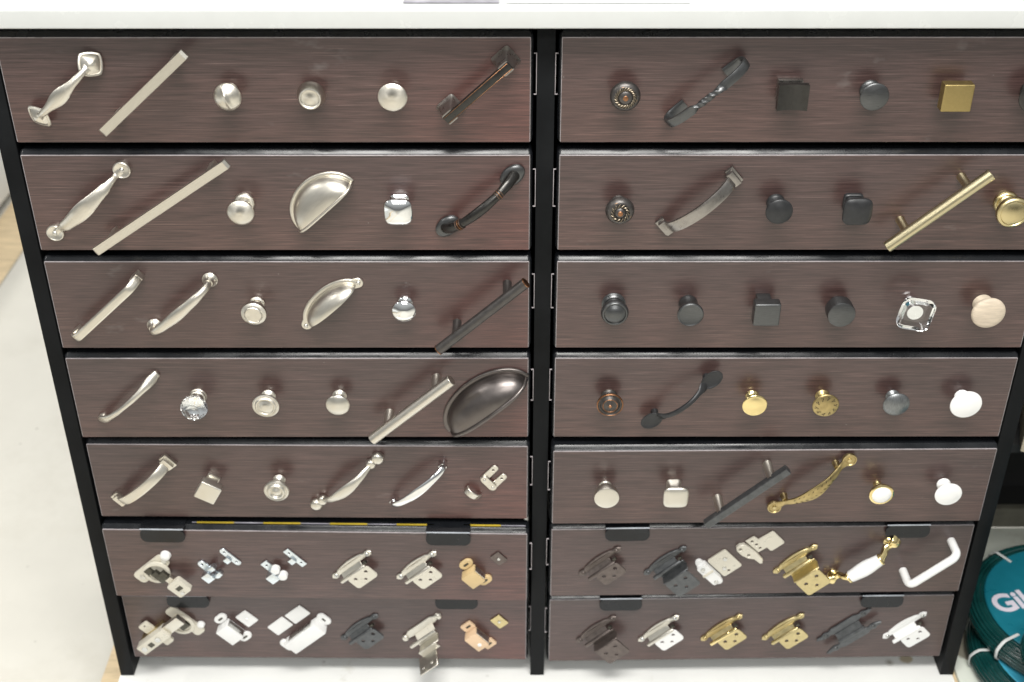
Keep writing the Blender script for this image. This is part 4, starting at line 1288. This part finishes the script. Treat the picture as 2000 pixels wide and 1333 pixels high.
o = S('L', 7, 4, 'overlay_hinge', 'gunmetal black overlay hinge in the bottom left drawer', 'hinge', A42)
hinge(o, 'gunmetal')
o = S('L', 7, 5, 'wrap_hinge', 'pale nickel wraparound hinge hanging below the bottom left drawer', 'hinge', A42)
w = [(-35, 1), (-31, 6), (-25, 5), (-20, 8), (20, 8), (25, 5), (31, 6), (35, 1), (31, -4), (25, -2.6), (20, -4), (-20, -4), (-25, -2.6), (-31, -4)]
P(o, 'frame_wing', B().plate(w, .2, 2.6, bev=.8), 'satin')
for x in (-30, 30):
    P(o, 'screw', B().lathe(spl([(0, 2), (4.4, 2.2), (4, 4.4), (0, 5.4)], 3), 20, None, T(x, 1)), 'satin')
P(o, 'flange', B().box(-16, 16, -9, 0, -.8, .8, .3, 1, T(0, -2.4, 2.4, rx=rad(-45))), 'ivory')
P(o, 'knuckle', B().lathe([(0, -23), (2.6, -23), (3, -22), (3, 22), (2.6, 23), (0, 23)], 20, None, T(-8, -11, 9, ry=pi / 2)), 'satin')
P(o, 'wrap', B().box(-20, 14, -17, -9, 8.2, 10.2, .4, 1).box(-20, 14, -18.6, -16.8, 8, 22, .4, 1).box(-22, 9, -27, -17, 20.6, 22.6, .4, 1), 'satin')
P(o, 'leaf', B().box(-26, 6, -1, 1, 0, 26, .4, 1, T(-4, -27, 21, rx=rad(12))), 'satin')
for x in (-18, -2):
    P(o, 'screw', B().lathe([(0, 0), (2.6, .1), (2, 1.4), (0, 1.8)], 16, None, T(x - 3, -26.4, 42, rx=rad(78))), 'steel')
o = S('L', 7, 6, 'magnetic_catch', 'peach plastic magnetic catch with a brass coloured plate, bottom left drawer', 'catch', A42)
magnet_catch(o, 'peach_plastic', 'brass_plate', -27, -8, -22, 14, lug='square', plate_at=(22, -5), ps=10, holes=1)
P(o, 'face_screw', B().lathe([(0, 15.2), (3, 15.3), (2.4, 16.6), (0, 17)], 18, None, T(-17, -9)), 'white_plastic')

# right column
o = S('R', 6, 1, 'overlay_hinge', 'dark brown bronze overlay hinge, first in the sixth right drawer', 'hinge', A42)
hinge(o, 'brown_metal')
o = S('R', 6, 2, 'inset_hinge', 'gunmetal offset hinge with a long leaf, second in the sixth right drawer', 'hinge', A42)
hinge(o, 'gunmetal', True)
o = S('R', 6, 3, 'pivot_hinge', 'almond pivot hinge set in three pieces with a white latch, sixth right drawer', 'hinge', A42)
P(o, 'latch', B().plate(rrect(-41, -27, -14, 24, 3), .2, 9, bev=1.4).plate(capsule(-34, -16, -34, 26, 5), .1, 4, bev=.8), 'white_plastic')
P(o, 'latch_bar', B().box(-42, -26, 7, 10, 8.6, 10.4, .4), 'ivory')
P(o, 'plate', B().plate(rrect(-25, 4, -16, 21, 3), .2, 2.2, [(-14, -11, 2)], bev=.6), 'ivory')
for x, y in ((-6, 8), (-16, -4), (-35, 18), (-35, -10)):
    P(o, 'screw', B().lathe([(0, 2), (3, 2.1), (2.6, 3.4), (0, 3.8)], 18, None, T(x, y, 7 if x < -30 else 0)), 'steel')
P(o, 'pivot_arm', B().plate([(14, 10), (17, 15), (22, 16), (28, 12), (30, 2), (31, -10), (30, -24), (26, -29), (23, -27), (22, -16), (17, -10), (14, 0)], .2, 5, [(19, 9, 2), (21, -6, 2)], bev=.8), 'ivory')
P(o, 'pivot_plate', B().plate([(31, 14), (44, 13), (45, 5), (66, 4), (67, 2), (67, -20), (65, -22), (47, -22), (45, -20), (45, -13), (32, -12)], .4, 2.6, [(37, 8, 1.8), (38, 0, 1.8), (38, -8, 1.8)], bev=.6), 'ivory')
o = S('R', 6, 4, 'inset_hinge', 'light brass offset hinge with a three-hole leaf, sixth right drawer', 'hinge', A42)
hinge(o, 'brass_plate', True)
o = S('R', 6, 5, 'porcelain_pull', 'white porcelain grip pull with curled polished brass ends, sixth right drawer', 'pull', 40, x=.4129, z=-.6867)
for s in (-1, 1):
    P(o, 'scroll_end', B().sweep(spl([(s * 53, 4), (s * 47, 9), (s * 40, 7), (s * 34, 9), (s * 29, 16), (s * 22, 21)], 6),
                                 interp([(0, 8.6, 2.4, 2), (.16, 8, 3.4, 2), (.34, 4.4, 3.6, 2), (.5, 5.6, 4, 2), (.8, 4.8, 4.2, 2), (1, 6, 5.4, 2)]), 16), 'brass')
    P(o, 'foot', B().lathe([(0, 0), (7.4, 0), (7.6, 1.6), (6, 3.4), (3.6, 5), (0, 6)], 28, None, T(s * 42)), 'brass')
    P(o, 'brass_collar', B().lathe([(0, -1.6), (7.2, -1.4), (7.9, 0), (7.2, 1.4), (0, 1.6)], 28, None, T(s * 23.5, 0, 21, ry=pi / 2)), 'brass')
P(o, 'porcelain_grip', B().lathe(spl([(0, -23.6), (6.4, -23.4), (8.2, -15), (9.6, 0), (8.2, 15), (6.4, 23.4), (0, 23.6)], 5), 32, None, T(0, 0, 21, ry=pi / 2)), 'ceramic')
o = S('R', 6, 6, 'wire_pull', 'white round wire pull bent at both ends, sixth right drawer', 'pull', 43, x=.4975, z=-.6850)
pth = [(-36.5, 0), (-36.5, 18)] + [(-36.5 + 9 * (1 - cos(rad(t))), 20 + 9 * sin(rad(t))) for t in range(0, 91, 15)] + [(36.5 - 9 * (1 - cos(rad(t))), 20 + 9 * sin(rad(t))) for t in range(90, -1, -15)] + [(36.5, 18), (36.5, 0)]
P(o, 'grip', B().sweep(pth, lambda t: (5.2, 5.2, 2), 24), 'white')

o = S('R', 7, 1, 'inset_hinge', 'dark brown bronze offset hinge, first in the bottom right drawer', 'hinge', A42)
hinge(o, 'brown_metal', True)
o = S('R', 7, 2, 'overlay_hinge', 'pale nickel overlay hinge with a bright leaf, bottom right drawer', 'hinge', A42)
hinge(o, 'satin', leafmat='white')
o = S('R', 7, 3, 'overlay_hinge', 'antique brass overlay hinge with a polished golden knuckle, bottom right drawer', 'hinge', A42)
hinge(o, 'antique', rod='brass', leafmat='brown_metal' if False else 'brass_plate')
o = S('R', 7, 4, 'overlay_hinge', 'light brass overlay hinge, fourth in the bottom right drawer', 'hinge', A42)
hinge(o, 'brass_plate')
o = S('R', 7, 5, 'butterfly_hinge', 'black butterfly hinge with two pointed leaves, bottom right drawer', 'hinge', A42)
for y0, z0, z1, s in ((3, .3, 2.8, 1), (-17, 8, 10.5, -1)):
    w = [(-45, 0), (-42, 3.6), (-36, 3), (-30, 5.4), (-24, 3.6), (-18, 6.4), (18, 6.4), (24, 3.6), (30, 5.4), (36, 3), (40, 3.6), (43, 0), (38, -2.6), (30, -4.6), (24, -2.6), (19, -5.4), (-19, -5.4), (-24, -2.6), (-30, -4.6), (-38, -2.6)]
    P(o, 'leaf', B().plate([(x, y * s + y0) for x, y in (w if s == 1 else w[::-1])], z0, z1, bev=.8), 'gunmetal')
    for x in (-30, 30):
        P(o, 'screw', B().lathe(spl([(0, 0), (3, .2), (2.6, 1.6), (0, 2.2)], 3), 18, None, T(x, y0 + .4, z1 - .2)), 'pewter')
P(o, 'web', B().box(-19, 19, -15, -1, -.8, .8, .3, 1, T(0, -0.6, 2.2, rx=rad(-33) * -1 * -1)), 'gunmetal')
P(o, 'knuckle', B().lathe([(0, -20), (2.6, -20), (2.8, 20), (0, 20)], 20, None, T(0, -11.4, 8.6, ry=pi / 2)), 'gunmetal')
o = S('R', 7, 6, 'overlay_hinge', 'white enamel overlay hinge at the end of the bottom right drawer', 'hinge', A42)
hinge(o, 'white')
